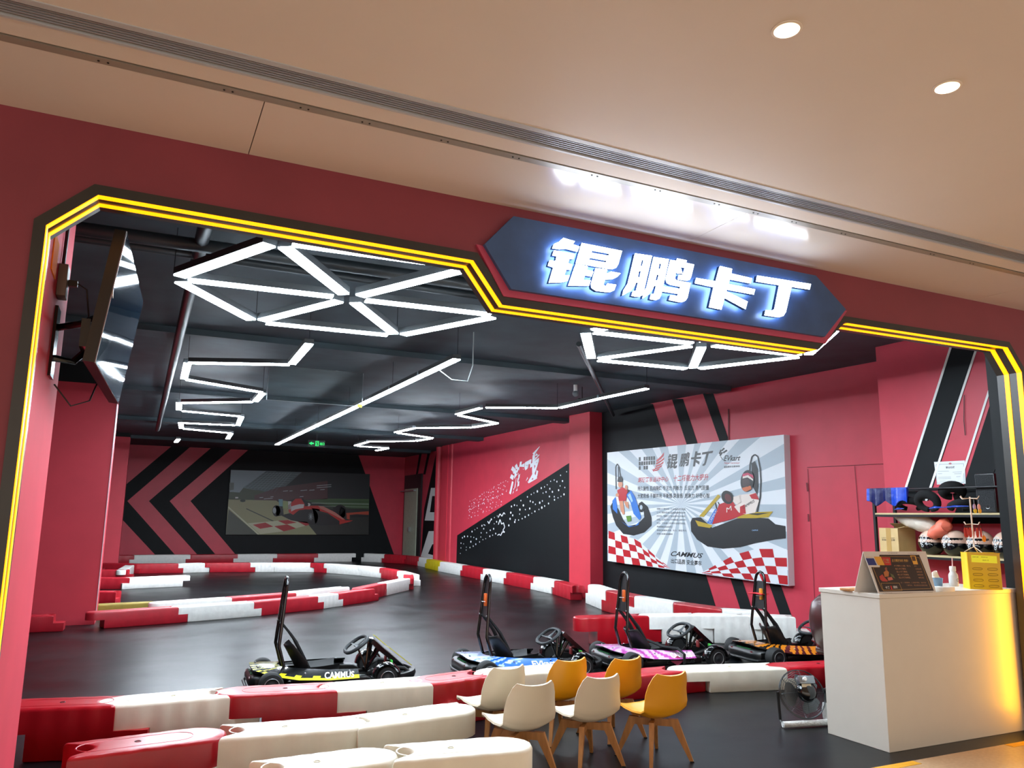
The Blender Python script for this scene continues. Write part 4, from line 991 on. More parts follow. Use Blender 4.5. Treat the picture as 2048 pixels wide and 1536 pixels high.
# ================================================================== CHAIRS (seat faces +y, origin on the floor under the seat)
WOOD = mat('beech_wood', '#b07a45', .5, var=.15, scale=5, stretch=(8, 8, 1))
def chair(colr, edge_c):
    root = thing('shell_chair', 'x', 'chair', (0, 0, 0), 'moulded chairs with wooden legs')
    prof = [(.205, .290), (.19, .292), (.15, .280), (.08, .264), (0, .256), (-.08, .262), (-.13, .286), (-.155, .33), (-.17, .39), (-.188, .465), (-.205, .520), (-.215, .548)]
    hwid = [.138, .160, .170, .174, .174, .173, .175, .177, .172, .160, .140, .118]
    rows_ = []
    NJ = 16
    def interp(l, u):
        u = u*(len(l)-1); i = min(int(u), len(l)-2); f = u-i; f = f
        return tuple(a_*(1-f)+b_*f for a_, b_ in zip(l[i], l[i+1])) if isinstance(l[0], tuple) else l[i]*(1-f)+l[i+1]*f
    for i in range(34):
        u = i/33; y, z = interp(prof, u); hw = interp(hwid, u); row_ = []
        bk_ = max(0, (u-.5)/.5)
        for j in range(NJ+1):
            v = -1+2*j/NJ; e = abs(v)**2.4
            yy = y + e*(.055*min(1, bk_*2)*(1-.35*bk_)); zz = z + e*(.045*(1-bk_)*min(1, u*4+.2))
            if u > .86: zz += (e-.45)*.016*(u-.86)/.14
            if u < .1: yy -= e*.02*(1-u*10)
            row_.append(Vector((v*hw, yy, zz)))
        rows_.append(row_)
    b = MB(); m_ = len(rows_)
    def nrmv(i, j):
        a = rows_[min(i+1, m_-1)][j]-rows_[max(i-1, 0)][j]; c = rows_[i][min(j+1, NJ)]-rows_[i][max(j-1, 0)]
        return a.cross(c).normalized()
    A = [b.V(r_) for r_ in rows_]; B = [b.V([rows_[i][j]+nrmv(i, j)*.011 for j in range(NJ+1)]) for i in range(m_)]
    for i in range(m_-1):
        for j in range(NJ):
            b.face([A[i][j], A[i+1][j], A[i+1][j+1], A[i][j+1]]); b.face([B[i][j+1], B[i+1][j+1], B[i+1][j], B[i][j]])
    for i in range(m_-1): b.face([A[i][0], B[i][0], B[i+1][0], A[i+1][0]]); b.face([A[i][NJ], A[i+1][NJ], B[i+1][NJ], B[i][NJ]])
    for j in range(NJ): b.face([A[0][j], A[0][j+1], B[0][j+1], B[0][j]]); b.face([A[-1][j], B[-1][j], B[-1][j+1], A[-1][j+1]])
    b.build('seat_shell', colr, root, smooth=True, ang=75)
    # cross base and legs
    b = MB()
    for s_ in (1, -1):
        d = Vector((1, s_, 0)).normalized(); n_ = Vector((-d.y, d.x, 0))*.011
        b.slab([-d*.125-n_+Vector((0,0,.205)), d*.125-n_+Vector((0,0,.205)), d*.125+n_+Vector((0,0,.205)), -d*.125+n_+Vector((0,0,.205))], (0, 0, .044 if s_ > 0 else .043))
    b.build('cross_base', WOOD, root)
    for sx in (-1, 1):
        for sy in (-1, 1):
            top = Vector((sx*.088, sy*.088, .252)); bot = Vector((sx*.168, sy*.168, .0)); d = Vector((sx, sy, 0)).normalized(); n_ = Vector((-d.y, d.x, 0))
            b = MB(); b.rings([[bot+d*.011*a+n_*.010*c for a, c in ((-1,-1),(1,-1),(1,1),(-1,1))], [top+d*.030*a+n_*.016*c for a, c in ((-1,-1),(1,-1),(1,1),(-1,1))]])
            lg = b.build('leg', WOOD, root)
            MB().rings([[bot+d*.012*a+n_*.011*c+Vector((0,0,z)) for a, c in ((-1,-1),(1,-1),(1,1),(-1,1))] for z in (0, .008)]).build('foot_pad', BK, lg)
    return root
cw = chair(mat('cream_shell', '#d6cbb6', .42, sub=.05), None); cy_ = chair(mat('yellow_shell', '#dd9a12', .42, sub=.05), None)
CHP = [(cw, 2.21, 4.93, 'cream shell chair at the back left, in front of the red barrier', .02), (cw, 2.16, 4.42, 'cream shell chair at the front left, nearest the cream barriers', -.12),
       (cy_, 2.74, 5.02, 'yellow shell chair between the left and middle cream chairs', -.05), (cw, 2.64, 4.45, 'cream shell chair in the middle of the front row of chairs', -.08),
       (cy_, 3.13, 4.92, 'yellow shell chair at the back right of the chair group', -.02), (cy_, 3.09, 4.36, 'yellow shell chair standing apart at the right of the group', -.08)]
used = set()
for pr, x, y, lb, dz in CHP:
    c = pr if pr.name not in used else copytree(pr); used.add(pr.name)
    c.location = (x+.012, y-.01, 0); c.rotation_euler = (0, 0, .17+dz); c['label'] = lb

# ================================================================== COUNTER AND WHAT STANDS ON IT
ZT = 1.02
CW_ = mat('counter_white_laminate', '#cfcac0', .38, var=.01)
ct = thing('reception_counter', 'plain white box counter at the right, glowing yellow at its right end', 'counter', (5.35, 4.1, 0))
MB().box((4.632, 3.845, 0), (6.118, 4.36, .99)).bevel(.002, 1).build('body', CW_, ct)
MB().box((4.625, 3.838, .9905), (6.12, 4.37, ZT)).bevel(.002, 1).build('countertop', CW_, ct)
# menu tent
A0, A1 = onZ(1757, 1187, ZT), onZ(1872, 1184, ZT); B0 = onZ(1708, 1184, ZT)
yr = A0.y+.085; T0, T1 = onY(1726, 1103, yr), onY(1841, 1105, yr-.01)
T1 = T0+(A1-A0)*((T1-T0).length/(A1-A0).length)
tn = thing('menu_tent', 'black and gold price tent card on the counter, left corner', 'menu', ((A0.x+A1.x)/2, A0.y, ZT))
nf = (A1-A0).cross(T0-A0).normalized(); nf = nf if nf.y < 0 else -nf
TW = mat('tent_white', '#d8d4cf', .45)
MB().slab([A0, A1, T1, T0], -nf*.004).build('front_panel', TW, tn)
B1 = B0+(A1-A0); nb_ = (B1-B0).cross(T0-B0).normalized(); nb_ = nb_ if nb_.y > 0 else -nb_
b = MB(); b.slab([B0-nb_*.001, B1-nb_*.001, T1-nb_*.001-nf*.004, T0-nb_*.001-nf*.004], -nb_*.003); b.build('back_panel', TW, tn)
at_ = Art(A0, nf, 1700, 1080, .10742, step=.0008)
mb_, mg, mw = mat('menu_brown', '#2b1a16', .35), mat('menu_gold', '#c79a50', .4), mat('menu_tan', '#b5825c', .4)
at_.poly([(395,505),(555,505),(545,275),(1285,275),(1560,945),(545,965)], mb_, 1)
at_.line([(425,515),(600,930),(1505,905),(1285,330),(1230,322)], 5, mg, 2); at_.line([(570,308),(1120,316)], 4, mg, 2); at_.line([(425,515),(545,512)], 3, mg, 2)
at_.poly([(290,340),(440,340),(500,470),(345,470)], mat('menu_blue', '#1d2f7a', .4), 1); at_.poly([(440,310),(570,310),(645,470),(520,470)], mat('menu_yellow', '#e0a53c', .4), 2)
at_.text('微信支付', (300,332),(415,330),(405,312),(290,314), mg, 2)
at_.poly([(580,320),(745,325),(765,470),(650,470)], mat('menu_red', '#c02a20', .4), 2); at_.text('优惠', (625,432),(735,432),(715,350),(600,350), mw, 3, .02)
at_.text('全力释放你的 激情！', (775,410),(1085,410),(1075,360),(775,355), mg, 2, .012)
at_.poly([(1115,290),(1215,292),(1265,455),(1180,455)], mat('menu_yellow', '#e0a53c', .4), 2); at_.poly([(1135,305),(1200,305),(1225,390),(1160,390)], mat('menu_brown2', '#5a3a1a', .4), 3)
at_.text('卡丁赛车 (儿童／成人)', (820,500),(1130,500),(1118,468),(810,466), mw, 2, .01); at_.text('单价', (1195,497),(1245,497),(1235,475),(1188,475), mw, 2)
for i in range(4):
    y = 555+i*54; at_.text(('单人卡丁赛车', '双人卡丁赛车', '单人卡丁车体验', '双人卡丁车体验')[i], (845+i*22, y), (1045+i*27, y), (1030+i*27, y-34), (835+i*22, y-34), mw, 2, .01)
    at_.text(('15元/次', '20元/次', '39元/次', '48元/次')[i], (1225+i*18, y), (1330+i*16, y), (1318+i*16, y-30), (1212+i*18, y-30), mw, 2, .01)
at_.text('注：1. 身高要求。 2. 请遵守规则。 请勿饮食', (945,805),(1420,808),(1408,782),(935,780), mw, 2); at_.text('* 请听从。 请注意安全驾驶须知', (1050,856),(1440,858),(1430,832),(1040,830), mw, 2)
for p_, c_ in (([(540,680),(600,640),(640,700),(700,760),(690,775),(600,770),(560,740)], '#b5392e'), ([(620,600),(680,560),(720,600),(715,680),(640,690)], '#b36a32'), ([(640,530),(670,500),(690,540),(680,580),(655,570)], '#8a4a35'), ([(740,620),(800,650),(840,720),(770,690)], '#5e6238'), ([(690,700),(770,690),(800,740),(710,760)], '#c46a5a')):
    at_.poly(p_, mat('menu_art_'+c_[1:], c_, .45), 3)
at_.line([(572,806),(910,803),(968,940),(622,950),(572,806)], 5, mg, 3); at_.text('卡丁', (660,912),(745,908),(725,858),(645,862), TW, 3, .02); at_.text('须知', (805,905),(885,902),(865,852),(790,855), TW, 3, .02); at_.poly([(745,855),(765,852),(790,925),(765,930)], mat('menu_red', '#c02a20', .4), 3)
for x, y in ((710,245),(1070,255),(610,990),(1000,985),(1370,970)): at_.text('卡丁赛车俱乐部', (x, y+8), (x+170, y+6), (x+168, y-8), (x, y-6), mb_, 1)
at_.build('print', tn)
# wooden dish behind the tent
d0 = onZ(1700, 1181, ZT); tag(MB().box((d0.x-.06, d0.y-.05, ZT), (d0.x+.10, d0.y+.04, ZT+.018)).bevel(.005).build('wooden_tray', WOOD, smooth=True), 'small brown wooden tray on the counter behind the tent card', 'tray')
# tissue
ts = onZ(1872, 1168, ZT); b = MB()
rnd = random.Random(5); rr = []
for j in range(7):
    t_ = j/6; rr.append([(ts.x+(.045*(1-.4*t_)*(1+.3*math.sin(3*a+j)))*math.cos(a), ts.y+(.03*(1-.5*t_)*(1+.25*math.cos(4*a+j*1.3)))*math.sin(a), ZT+.012+t_*.085+.008*math.sin(2*a)) for a in [2*PI*i/18 for i in range(18)]])
b.rings(rr); tag(b.build('crumpled_tissue', mat('tissue_white', '#e9e2d8', .8), smooth=True), 'crumpled white tissue right behind the tent card', 'tissue')
g0 = onZ(1870, 1176, ZT); tag(MB().box((g0.x-.05, g0.y+.02, ZT), (g0.x+.12, g0.y+.16, ZT+.010)).build('green_cloth', mat('pale_green_cloth', '#9aa58a', .8)), 'pale green cloth lying flat on the counter beside the tissue', 'cloth')
# napkin box and bottle
n0 = onZ(1885, 1184, ZT); n1 = onZ(1925, 1184, ZT)
tag(MB().box((n0.x, n0.y-.005, ZT), (n1.x-.02, n0.y+.09, ZT+.032)).bevel(.003).build('white_box', mat('small_box_white', '#ece8df', .4), smooth=True), 'low white box on the counter under the white bottle', 'box')
bt = onZ(1907, 1172, ZT+.033); bo = thing('drink_bottle', 'white drink bottle with a straw beside the yellow box', 'bottle', (bt.x, bt.y, ZT+.033))
bx, by, bz = bt.x, n0.y+.045, ZT+.0325; bo.location = (bx, by, bz)
MB().lathe([(.028, 0), (.032, .004), (.032, .075), (.030, .085), (.020, .100), (.018, .108)], (bx, by, bz), n=24).build('bottle_body', mat('bottle_milky', '#dfe4e4', .2, coat=.4), bo, smooth=True)
MB().lathe([(.0215, 0), (.0215, .030), (.019, .034)], (bx, by, bz+.108), n=20).build('cap', WHITE, bo, smooth=True)
MB().tube([(bx, by, bz+.14), (bx+.004, by, bz+.205)], .0035, 8).build('straw', mat('straw_pink', '#e6b9b9', .4), bo, smooth=True)
MB().tube([(bx+.004+.012*math.cos(a), by-.0325, bz+.045+.012*math.sin(a)) for a in [2*PI*i/20 for i in range(20)]], .0012, 5, closed=True).build('bottle_logo', BK, bo)
cu_ = tag(MB().lathe([(.024, 0), (.034, .085), (.036, .088), (.033, .086), (.023, .004)], (bx-.09, by+.06, ZT), n=20).build('plastic_cup', mat('cup_blue', '#8fb0c8', .1, trans=.6), smooth=True), 'clear blue plastic cup behind the white bottle', 'cup')
# yellow gift box with slots
yb_ = thing('yellow_box', 'bright yellow slotted metal box on the right of the counter', 'box', (0, 0, 0))
q0, q1, q2 = onZ(1940, 1178, ZT), onZ(2006, 1180, ZT), onZ(1921, 1174, ZT)
dx_ = (q1-q0); q3 = q0+Vector((-dx_.y, dx_.x, 0)).normalized()*.15
yb_.location = ((q0.x+q1.x)/2, (q0.y+q1.y)/2, ZT); YM = mat('yellow_box_paint', '#e2b512', .35)
HB = .268; b = MB(); b.slab([q0, q1, q1+(q3-q0), q3], (0, 0, HB)); b.bevel(.004); b.build('box_body', YM, yb_, smooth=True)
def yq(u, v, o=.0008): return q0+dx_*u+Vector((0, 0, HB*v))+Vector((dx_.y, -dx_.x, 0)).normalized()*o
for i in range(4):
    for j in range(2):
        cu0, cv0 = .28+.46*j, .56-.155*i; pts = []
        for k in range(16):
            a = 2*PI*k/16; c, q = math.cos(a), math.sin(a); pts.append(yq(cu0+math.copysign(abs(c)**.5, c)*.15, cv0+math.copysign(abs(q)**.8, q)*.030))
        MB().tube(pts, .0016, 5, closed=True).build('slot', mat('slot_edge', '#8a6a0c', .4), yb_)
b = MB(); b.slab([yq(.12, .74), yq(.90, .72), yq(.90, .92), yq(.12, .94)], Vector((dx_.y, -dx_.x, 0)).normalized()*.0008)
lbx = b.build('label_sticker', mat('label_yellow_glow', '#f2ee2a', .4, emit=.15), yb_)  # sticker glows faintly, extra brightness put into its material
b = MB(); put_text(b, '自助兑换', [yq(.16, .87, .002), yq(.34, .87, .002), yq(.34, .90, .002), yq(.16, .90, .002)]); put_text(b, '请扫码参与活动', [yq(.42, .87, .002), yq(.62, .865, .002), yq(.62, .895, .002), yq(.42, .90, .002)]); put_text(b, '微信扫一扫', [yq(.46, .78, .002), yq(.64, .78, .002), yq(.64, .82, .002), yq(.46, .82, .002)]); b.build('label_text', mat('label_ink', '#5a5a1a', .5), yb_)
# key ring stand on the yellow box
ks = (q0+q1)/2+(q3-q0)*.5+Vector((-.06, 0, 0)); kz = ZT+HB
kst = thing('key_ring_stand', 'small cream wire stand with hanging key rings on the yellow box', 'stand', (ks.x, ks.y, kz))
CRM = mat('cream_wire', '#d8c4b0', .4)
b = MB()
for a in (.3, 2.4, 4.5): b.tube([(ks.x+.07*math.cos(a), ks.y+.07*math.sin(a), kz+.004), (ks.x, ks.y, kz+.045)], .003, 6)
b.build('foot', CRM, kst, smooth=True)
MB().tube([(ks.x, ks.y, kz+.04), (ks.x, ks.y, kz+.42)], .0055, 8).build('post', CRM, kst, smooth=True)
for zz, hl in ((.41, .115), (.215, .095)):
    b = MB()
    for a in (.05, PI+.05, 1.2, 4.3):
        e = Vector((math.cos(a), math.sin(a), 0)); p = Vector((ks.x, ks.y, kz+zz)); b.tube([p, p+e*hl*.8-Vector((0,0,.004)), p+e*hl+Vector((0,0,.014))], .003, 6)
    b.build('hook_arm', CRM, kst, smooth=True)
KRD = mat('key_ring_red', '#d2301c', .3, trans=.3); rnd = random.Random(9)
KP = []
for sd in (-1, 1):
    for i in range(6): KP.append((ks.x+sd*(.022+i*.014), ks.y+rnd.uniform(-.012, .012), kz+.20))
def keyring(x, y, z, m, lbl, grp, r=.012, h=.075):
    t = thing('key_ring', lbl, 'key ring', (x, y, z), grp)
    MB().tube([(x+.006*math.cos(a), y, z-.006+.006*math.sin(a)) for a in [2*PI*i/12 for i in range(12)]], .0012, 5, closed=True).build('ring', BK, t)
    MB().ball((x, y, z-.012-h/2), r, sx=.8, sy=.5, sz=h/2/r, n=10, m=8).build('charm', m, t, smooth=True)
for i, (x, y, z) in enumerate(KP):
    lb_ = ORD[i % 6]+' red key ring '+('left' if i < 6 else 'right')+' of the cream post, counted outwards'
    keyring(x, y, z, KRD, lb_, 'red key rings')
keyring(ks.x+.104, ks.y, kz+.19, mat('key_ring_orange', '#e08a1c', .3), 'orange key ring at the right end of the lower hooks', None, .016, .06) if False else None
t_ = thing('key_ring', 'orange key ring at the right end of the lower hooks', 'key ring', (ks.x+.1, ks.y, kz+.19)); MB().ball((ks.x+.112, ks.y-.01, kz+.105), .02, sx=1, sy=.5, sz=1.3, n=12, m=8).build('charm', mat('key_ring_orange', '#e08a1c', .3), t_, smooth=True); MB().tube([(ks.x+.1, ks.y, kz+.205), (ks.x+.11, ks.y-.01, kz+.13)], .0012, 5).build('chain', BK, t_)
for i, (dx2, c1, c2) in enumerate(((.03, '#b9a6d8', '#e0c83a'), (.085, '#e8a8a0', '#e8b83a'))):
    x, y, z = ks.x+dx2, ks.y-.01, kz+.40
    t_ = thing('key_ring', ('left' if i == 0 else 'right')+' of the two pastel key rings on the upper hooks', 'key ring', (x, y, z))
    MB().tube([(x, y, z), (x, y, z-.03)], .0012, 5).build('chain', STEEL, t_)
    MB().ball((x, y, z-.055), .016, sy=.5, sz=1.5, n=12, m=8).build('charm_top', mat('charm_'+c1[1:], c1, .3), t_, smooth=True); MB().ball((x+.006, y, z-.085), .018, sy=.5, sz=1.1, n=12, m=8).build('charm_bottom', mat('charm_'+c2[1:], c2, .3), t_, smooth=True)

# ================================================================== SHELF BEHIND THE COUNTER
SX0, SX1, SY0, SY1 = 7.50, 7.86, 4.66, 6.24
sh = thing('metal_shelf', 'black metal shelf with pale boards against the right wall behind the counter', 'shelf', (7.68, 5.45, 0))
FRM = mat('shelf_black_steel', '#15171a', .4)
for x in (SX0, SX1-.03):
    for y in (SY0, SY1-.03): box('post', (x, y, 0), (x+.03, y+.03, 1.88), FRM, sh)
BRD = mat('shelf_board_pale', '#c2b083', .5, var=.05)
for z in (1.60, 1.165, .72, .15):
    b = MB(); b.box((SX0+.004, SY0+.03, z-.03), (SX0+.022, SY1-.03, z-.006)); b.box((SX1-.022, SY0+.03, z-.03), (SX1-.004, SY1-.03, z-.006)); b.box((SX0+.03, SY0+.004, z-.03), (SX1-.03, SY0+.022, z-.006)); b.box((SX0+.03, SY1-.022, z-.03), (SX1-.03, SY1-.004, z-.006)); b.build('rail', FRM, sh)
    box('shelf_board', (SX0-.002, SY0+.031, z-.0055), (SX1-.002, SY1-.031, z+.012), BRD, sh)
b = MB(); b.tube([(SX0+.015, SY0+.03, 1.865), (SX0+.015, SY1-.03, 1.865)], .010, 8); b.tube([(SX1-.015, SY0+.03, 1.865), (SX1-.015, SY1-.03, 1.865)], .010, 8); b.build('top_rail', FRM, sh, smooth=True)
Z1, Z2 = 1.6125, 1.1775
# cardboard box
cbx = thing('cardboard_box', 'open brown cardboard box at the left end of the middle shelf', 'box', (7.66, 6.07, Z2)); CBM = mat('cardboard', '#c8ab78', .7, var=.06)
b = MB(); b.box((7.52, 5.95, Z2+.0), (7.80, 6.19, Z2+.006))
b.box((7.52, 5.95, Z2+.006), (7.526, 6.19, Z2+.27)); b.box((7.794, 5.95, Z2+.006), (7.80, 6.19, Z2+.27)); b.box((7.526, 5.95, Z2+.006), (7.794, 5.956, Z2+.27)); b.box((7.526, 6.184, Z2+.006), (7.794, 6.19, Z2+.27)); b.build('carton', CBM, cbx)
b = MB(); b.slab([(7.794, 5.95, Z2+.27), (7.794, 6.19, Z2+.27), (7.70, 6.19, Z2+.32), (7.70, 5.95, Z2+.32)], (0, 0, .004)); b.slab([(7.526, 5.95, Z2+.27), (7.794, 5.95, Z2+.27), (7.794, 5.87, Z2+.29), (7.526, 5.87, Z2+.285)], (0, 0, .004)); b.build('flap', CBM, cbx)
box('tape', (7.517, 6.04, Z2+.002), (7.5195, 6.10, Z2+.268), mat('box_tape', '#b08c50', .35), cbx)
b = MB(); put_text(b, 'SUNNY & DISCOVERY', [(7.5185, 6.16, Z2+.155), (7.5185, 5.99, Z2+.155), (7.5185, 5.99, Z2+.168), (7.5185, 6.16, Z2+.168)]); put_text(b, '圣迪威 大卫家', [(7.5185, 6.16, Z2+.13), (7.5185, 5.99, Z2+.13), (7.5185, 5.99, Z2+.15), (7.5185, 6.16, Z2+.15)], .02); b.build('box_print', mat('box_ink', '#4a3a28', .6), cbx)
# white stuffed bag leaning over the box
def blob(name, pts, rad_, m, label, cat, group=None, seed=1, amp=.12, flat=1.0, n=18):
    rnd = random.Random(seed); b = MB(); P = [Vector(p) for p in pts]; K = 22; rr = []
    for i in range(K+1):
        u = i/K*(len(P)-1); j = min(int(u), len(P)-2); f = u-j; c = P[j].lerp(P[j+1], f); r_ = rad_[j]*(1-f)+rad_[j+1]*f
        d = (P[min(j+1, len(P)-1)]-P[j]).normalized(); a_ = d.cross(Vector((0, 0, 1))); a_ = a_.normalized() if a_.length > .01 else Vector((1, 0, 0)); b_ = d.cross(a_)
        rr.append([c + a_*r_*math.cos(t)*(1+amp*math.sin(5*t+i*.9+seed)*math.sin(i*1.7)) + b_*r_*flat*math.sin(t)*(1+amp*math.cos(4*t+i*1.1)) for t in [2*PI*k/n for k in range(n)]])
    b.rings(rr); return tag(b.build(name, m, smooth=True, ang=80), label, cat, group)
BAGW = mat('bag_white_plastic', '#cfc4b4', .45, bump=.5, scale=18)
bg = blob('stuffed_bag', [(7.63, 6.07, Z2+.40), (7.63, 6.0, Z2+.385), (7.64, 5.85, Z2+.35), (7.65, 5.72, Z2+.32), (7.66, 5.60, Z2+.285), (7.66, 5.56, Z2+.275)], [.01, .045, .085, .09, .06, .01], BAGW, 'stuffed white bag lying over the cardboard box and the helmets', 'bag', seed=3, amp=.05)
CORAL = mat('coral_plastic', '#e8755c', .4, bump=.3, scale=16)
blob('coral_bag', [(7.58, 5.36, Z2+.30), (7.58, 5.42, Z2+.30), (7.57, 5.50, Z2+.25), (7.57, 5.57, Z2+.215), (7.57, 5.62, Z2+.19)], [.02, .085, .07, .06, .02], CORAL, 'crumpled coral orange bag lying on top of the first helmet', 'bag', seed=5, amp=.1)
# helmets
HSK = mat('helmet_pink_cream', '#d9b7a4', .25, coat=.6); HBK = mat('helmet_black', '#0d1014', .2, coat=.6); HDEC = mat('helmet_decal', '#dfe6ea', .4)
def helmet(x, y, z, rz, label, tilt=0):
    root = thing('racing_helmet', label, 'helmet', (0, 0, 0), 'helmets on the middle shelf')
    b = MB(); rr = []
    for j in range(15):
        t = PI*(.03+.80*j/14); ring = []
        for k in range(28):
            a = 2*PI*k/28; cx = math.sin(t)*math.cos(a); cy = math.sin(t)*math.sin(a); cz = -math.cos(t)*-1
            ring.append(Vector((cx*.125*(1.06 if cx < 0 else 1.0), cy*.105, .125+cz*.115 if True else 0)))
        rr.append(ring)
    L = [b.V(r_) for r_ in rr]
    for i in range(14):
        for k in range(28):
            f = b.face([L[i][k], L[i][(k+1) % 28], L[i+1][(k+1) % 28], L[i+1][k]]); c = f.calc_center_median()
            f.material_index = 1 if (c.z < .13 or c.x > .07) and not (c.x > .09 and c.z > .17) else 0
    b.face(L[-1]); b.face(list(reversed(L[0])))
    sh_ = b.build('shell', [HSK, HBK], root, smooth=True, ang=60)
    # visor wraps the front (-x side faces the room)
    b = MB(); V1, V2 = [], []
    for k in range(15):
        a = rad(180-68+136*k/14)
        for L_, vz in ((V1, .11), (V2, .175)):
            rr_2 = math.sqrt(max(0, 1-((vz-.125)/.115)**2)); L_.append((math.cos(a)*.137*rr_2+.0, math.sin(a)*.108*rr_2, vz))
    va, vb = b.V(V1), b.V(V2); 
    for k in range(14): b.face([va[k], va[k+1], vb[k+1], vb[k]])
    b.build('visor', mat('visor_dark', '#0a0c10', .08, coat=.5), sh_, smooth=True)
    # line decal: circle with a slashed K
    def sp(u, v, o=.138): 
        y, z = u, v; q = 1-(y/.105)**2-((z-.125)/.115)**2; x = -.1325*math.sqrt(max(0, q))-.004; return (x, y, z)
    b = MB(); cz_ = .16
    b.tube([sp(.028*math.cos(a)+.02, cz_+.032*math.sin(a)) for a in [2*PI*i/20 for i in range(20)]], .0022, 5, closed=True)
    for p, q in (((-.028, 0), (.028, 0)), ((0, 0), (.02, .024)), ((0, 0), (.02, -.024)), ((0, -.032), (0, .032))): b.tube([sp(p[0]+.02, cz_+p[1]), sp(q[0]+.02, cz_+q[1])], .002, 5)
    b.tube([sp(-.03+.02*math.cos(a), .105+.012*math.sin(a)) for a in [PI*i/8 for i in range(9)]], .002, 5); b.tube([sp(.03+.01*math.cos(a), .10+.01*math.sin(a)) for a in [2*PI*i/10 for i in range(10)]], .002, 5, closed=True)
    b.build('decal', HDEC, sh_, smooth=True)
    root.scale = (1.2, 1.2, 1.2); root.location = (x, y, z-.029); root.rotation_euler = (0, tilt, rz); return root
helmet(7.67, 5.66, Z2+.003, .25, 'helmet under the coral bag, leftmost of the four on the shelf', 0)
helmet(7.67, 5.39, Z2+.003, .1, 'helmet between the coral covered one and the key ring stand'); helmet(7.67, 5.12, Z2+.003, .1, 'helmet seen behind the red key rings'); helmet(7.67, 4.85, Z2+.003, .05, 'helmet at the right end of the shelf, beside the shelf post')
# top shelf: blue cloth, black neck braces, speaker
BLU = mat('blue_nylon', '#1743b8', .35, bump=.4, scale=20, coat=.2); NAVY = mat('navy_nylon', '#131b52', .35, bump=.4, scale=20)
b = MB(); rr = []
for i in range(19):
    y = 5.78+.50*i/18; w_ = .012*math.sin(i*1.3); rr.append([(7.485+w_, y, 1.885-.0), (7.478+w_*1.5, y, 1.72+.03*math.sin(i*.8)-.0), (7.484+w_, y, 1.715+.03*math.sin(i*.8)), (7.53, y, 1.89)])
L = [b.V(r_) for r_ in rr]
for i in range(18):
    for k in range(4):
        f = b.face([L[i][k], L[i][(k+1) % 4], L[i+1][(k+1) % 4], L[i+1][k]])
        if f: f.material_index = 1 if 6 < i < 17 else 0
b.face(list(reversed(L[0]))); b.face(L[-1])
tag(b.build('blue_vest', [BLU, NAVY], smooth=True), 'blue and navy nylon vest hanging over the left end of the shelf rail', 'vest')
def brace(c, R_, r_, label, tilt, rz, gap=.5):
    b = MB(); Mx = Matrix.Translation(c) @ Matrix.Rotation(rz, 4, 'Z') @ Matrix.Rotation(tilt, 4, 'Y')
    b.tube([Mx @ Vector((R_*math.cos(a), R_*1.15*math.sin(a), 0)) for a in [gap+(2*PI-2*gap)*i/22 for i in range(23)]], [r_*(.55+.45*math.sin(PI*i/22)) for i in range(23)], 12)
    return tag(b.build('neck_brace', BKF, smooth=True), label, 'neck brace', 'neck braces on the top shelf')
brace(Vector((7.62, 5.86, Z1+.09)), .10, .042, 'black foam neck brace at the left of the top shelf pile', .5, .3)
brace(Vector((7.57, 5.60, Z1+.115)), .088, .048, 'large ring shaped black neck brace standing up on the top shelf', 1.15, .1, .15)
brace(Vector((7.66, 5.28, Z1+.075)), .10, .045, 'black neck brace lying between the ring and the speaker', .35, 1.2)
brace(Vector((7.64, 5.36, Z1+.22)), .07, .062, 'round black neck brace on top of the pile, under the certificate', .8, .6, .1)
for i, (y0, y1, z, r_) in enumerate(((5.98, 5.86, .035, .022), (5.56, 5.40, .045, .028), (5.40, 5.12, .055, .022))):
    blob('blue_strap', [(7.53, y0, Z1+z), (7.52, (y0+y1)/2, Z1+z+.01), (7.53, y1, Z1+z+.012)], [.006, r_, .006], BLU, ('left', 'middle', 'right')[i]+' of the three blue straps poking out under the neck braces', 'strap', 'blue straps on the top shelf', seed=i, amp=.2, flat=.5)
sp_ = thing('loudspeaker', 'black loudspeaker standing at the right end of the top shelf', 'speaker', (7.62, 4.94, Z1))
MB().box((7.545, 4.845, Z1+.0005), (7.78, 5.045, Z1+.385)).bevel(.008).build('cabinet', BK, sp_, smooth=True)
box('grille', (7.5405, 4.855, Z1+.012), (7.5445, 5.035, Z1+.375), mat('speaker_grille', '#202326', .7, bump=.6, scale=200), sp_)
b = MB(); b.tube([(7.539, 4.93+.018*math.cos(a), Z1+.055+.013*math.sin(a)) for a in [2*PI*i/20 for i in range(20)]], .0022, 5, closed=True); b.tube([(7.539, 4.942, Z1+.060), (7.539, 4.936, Z1+.050), (7.539, 4.93, Z1+.058), (7.539, 4.924, Z1+.050), (7.539, 4.918, Z1+.060)], .0016, 5); b.build('badge', STEEL, sp_)
MB().tube([(7.74, 4.98, Z1+.385), (7.74, 4.95, Z1+.44), (7.76, 4.88, Z1+.435), (7.80, 4.80, Z1+.40)], .005, 6).build('cable', BK, sp_, smooth=True)
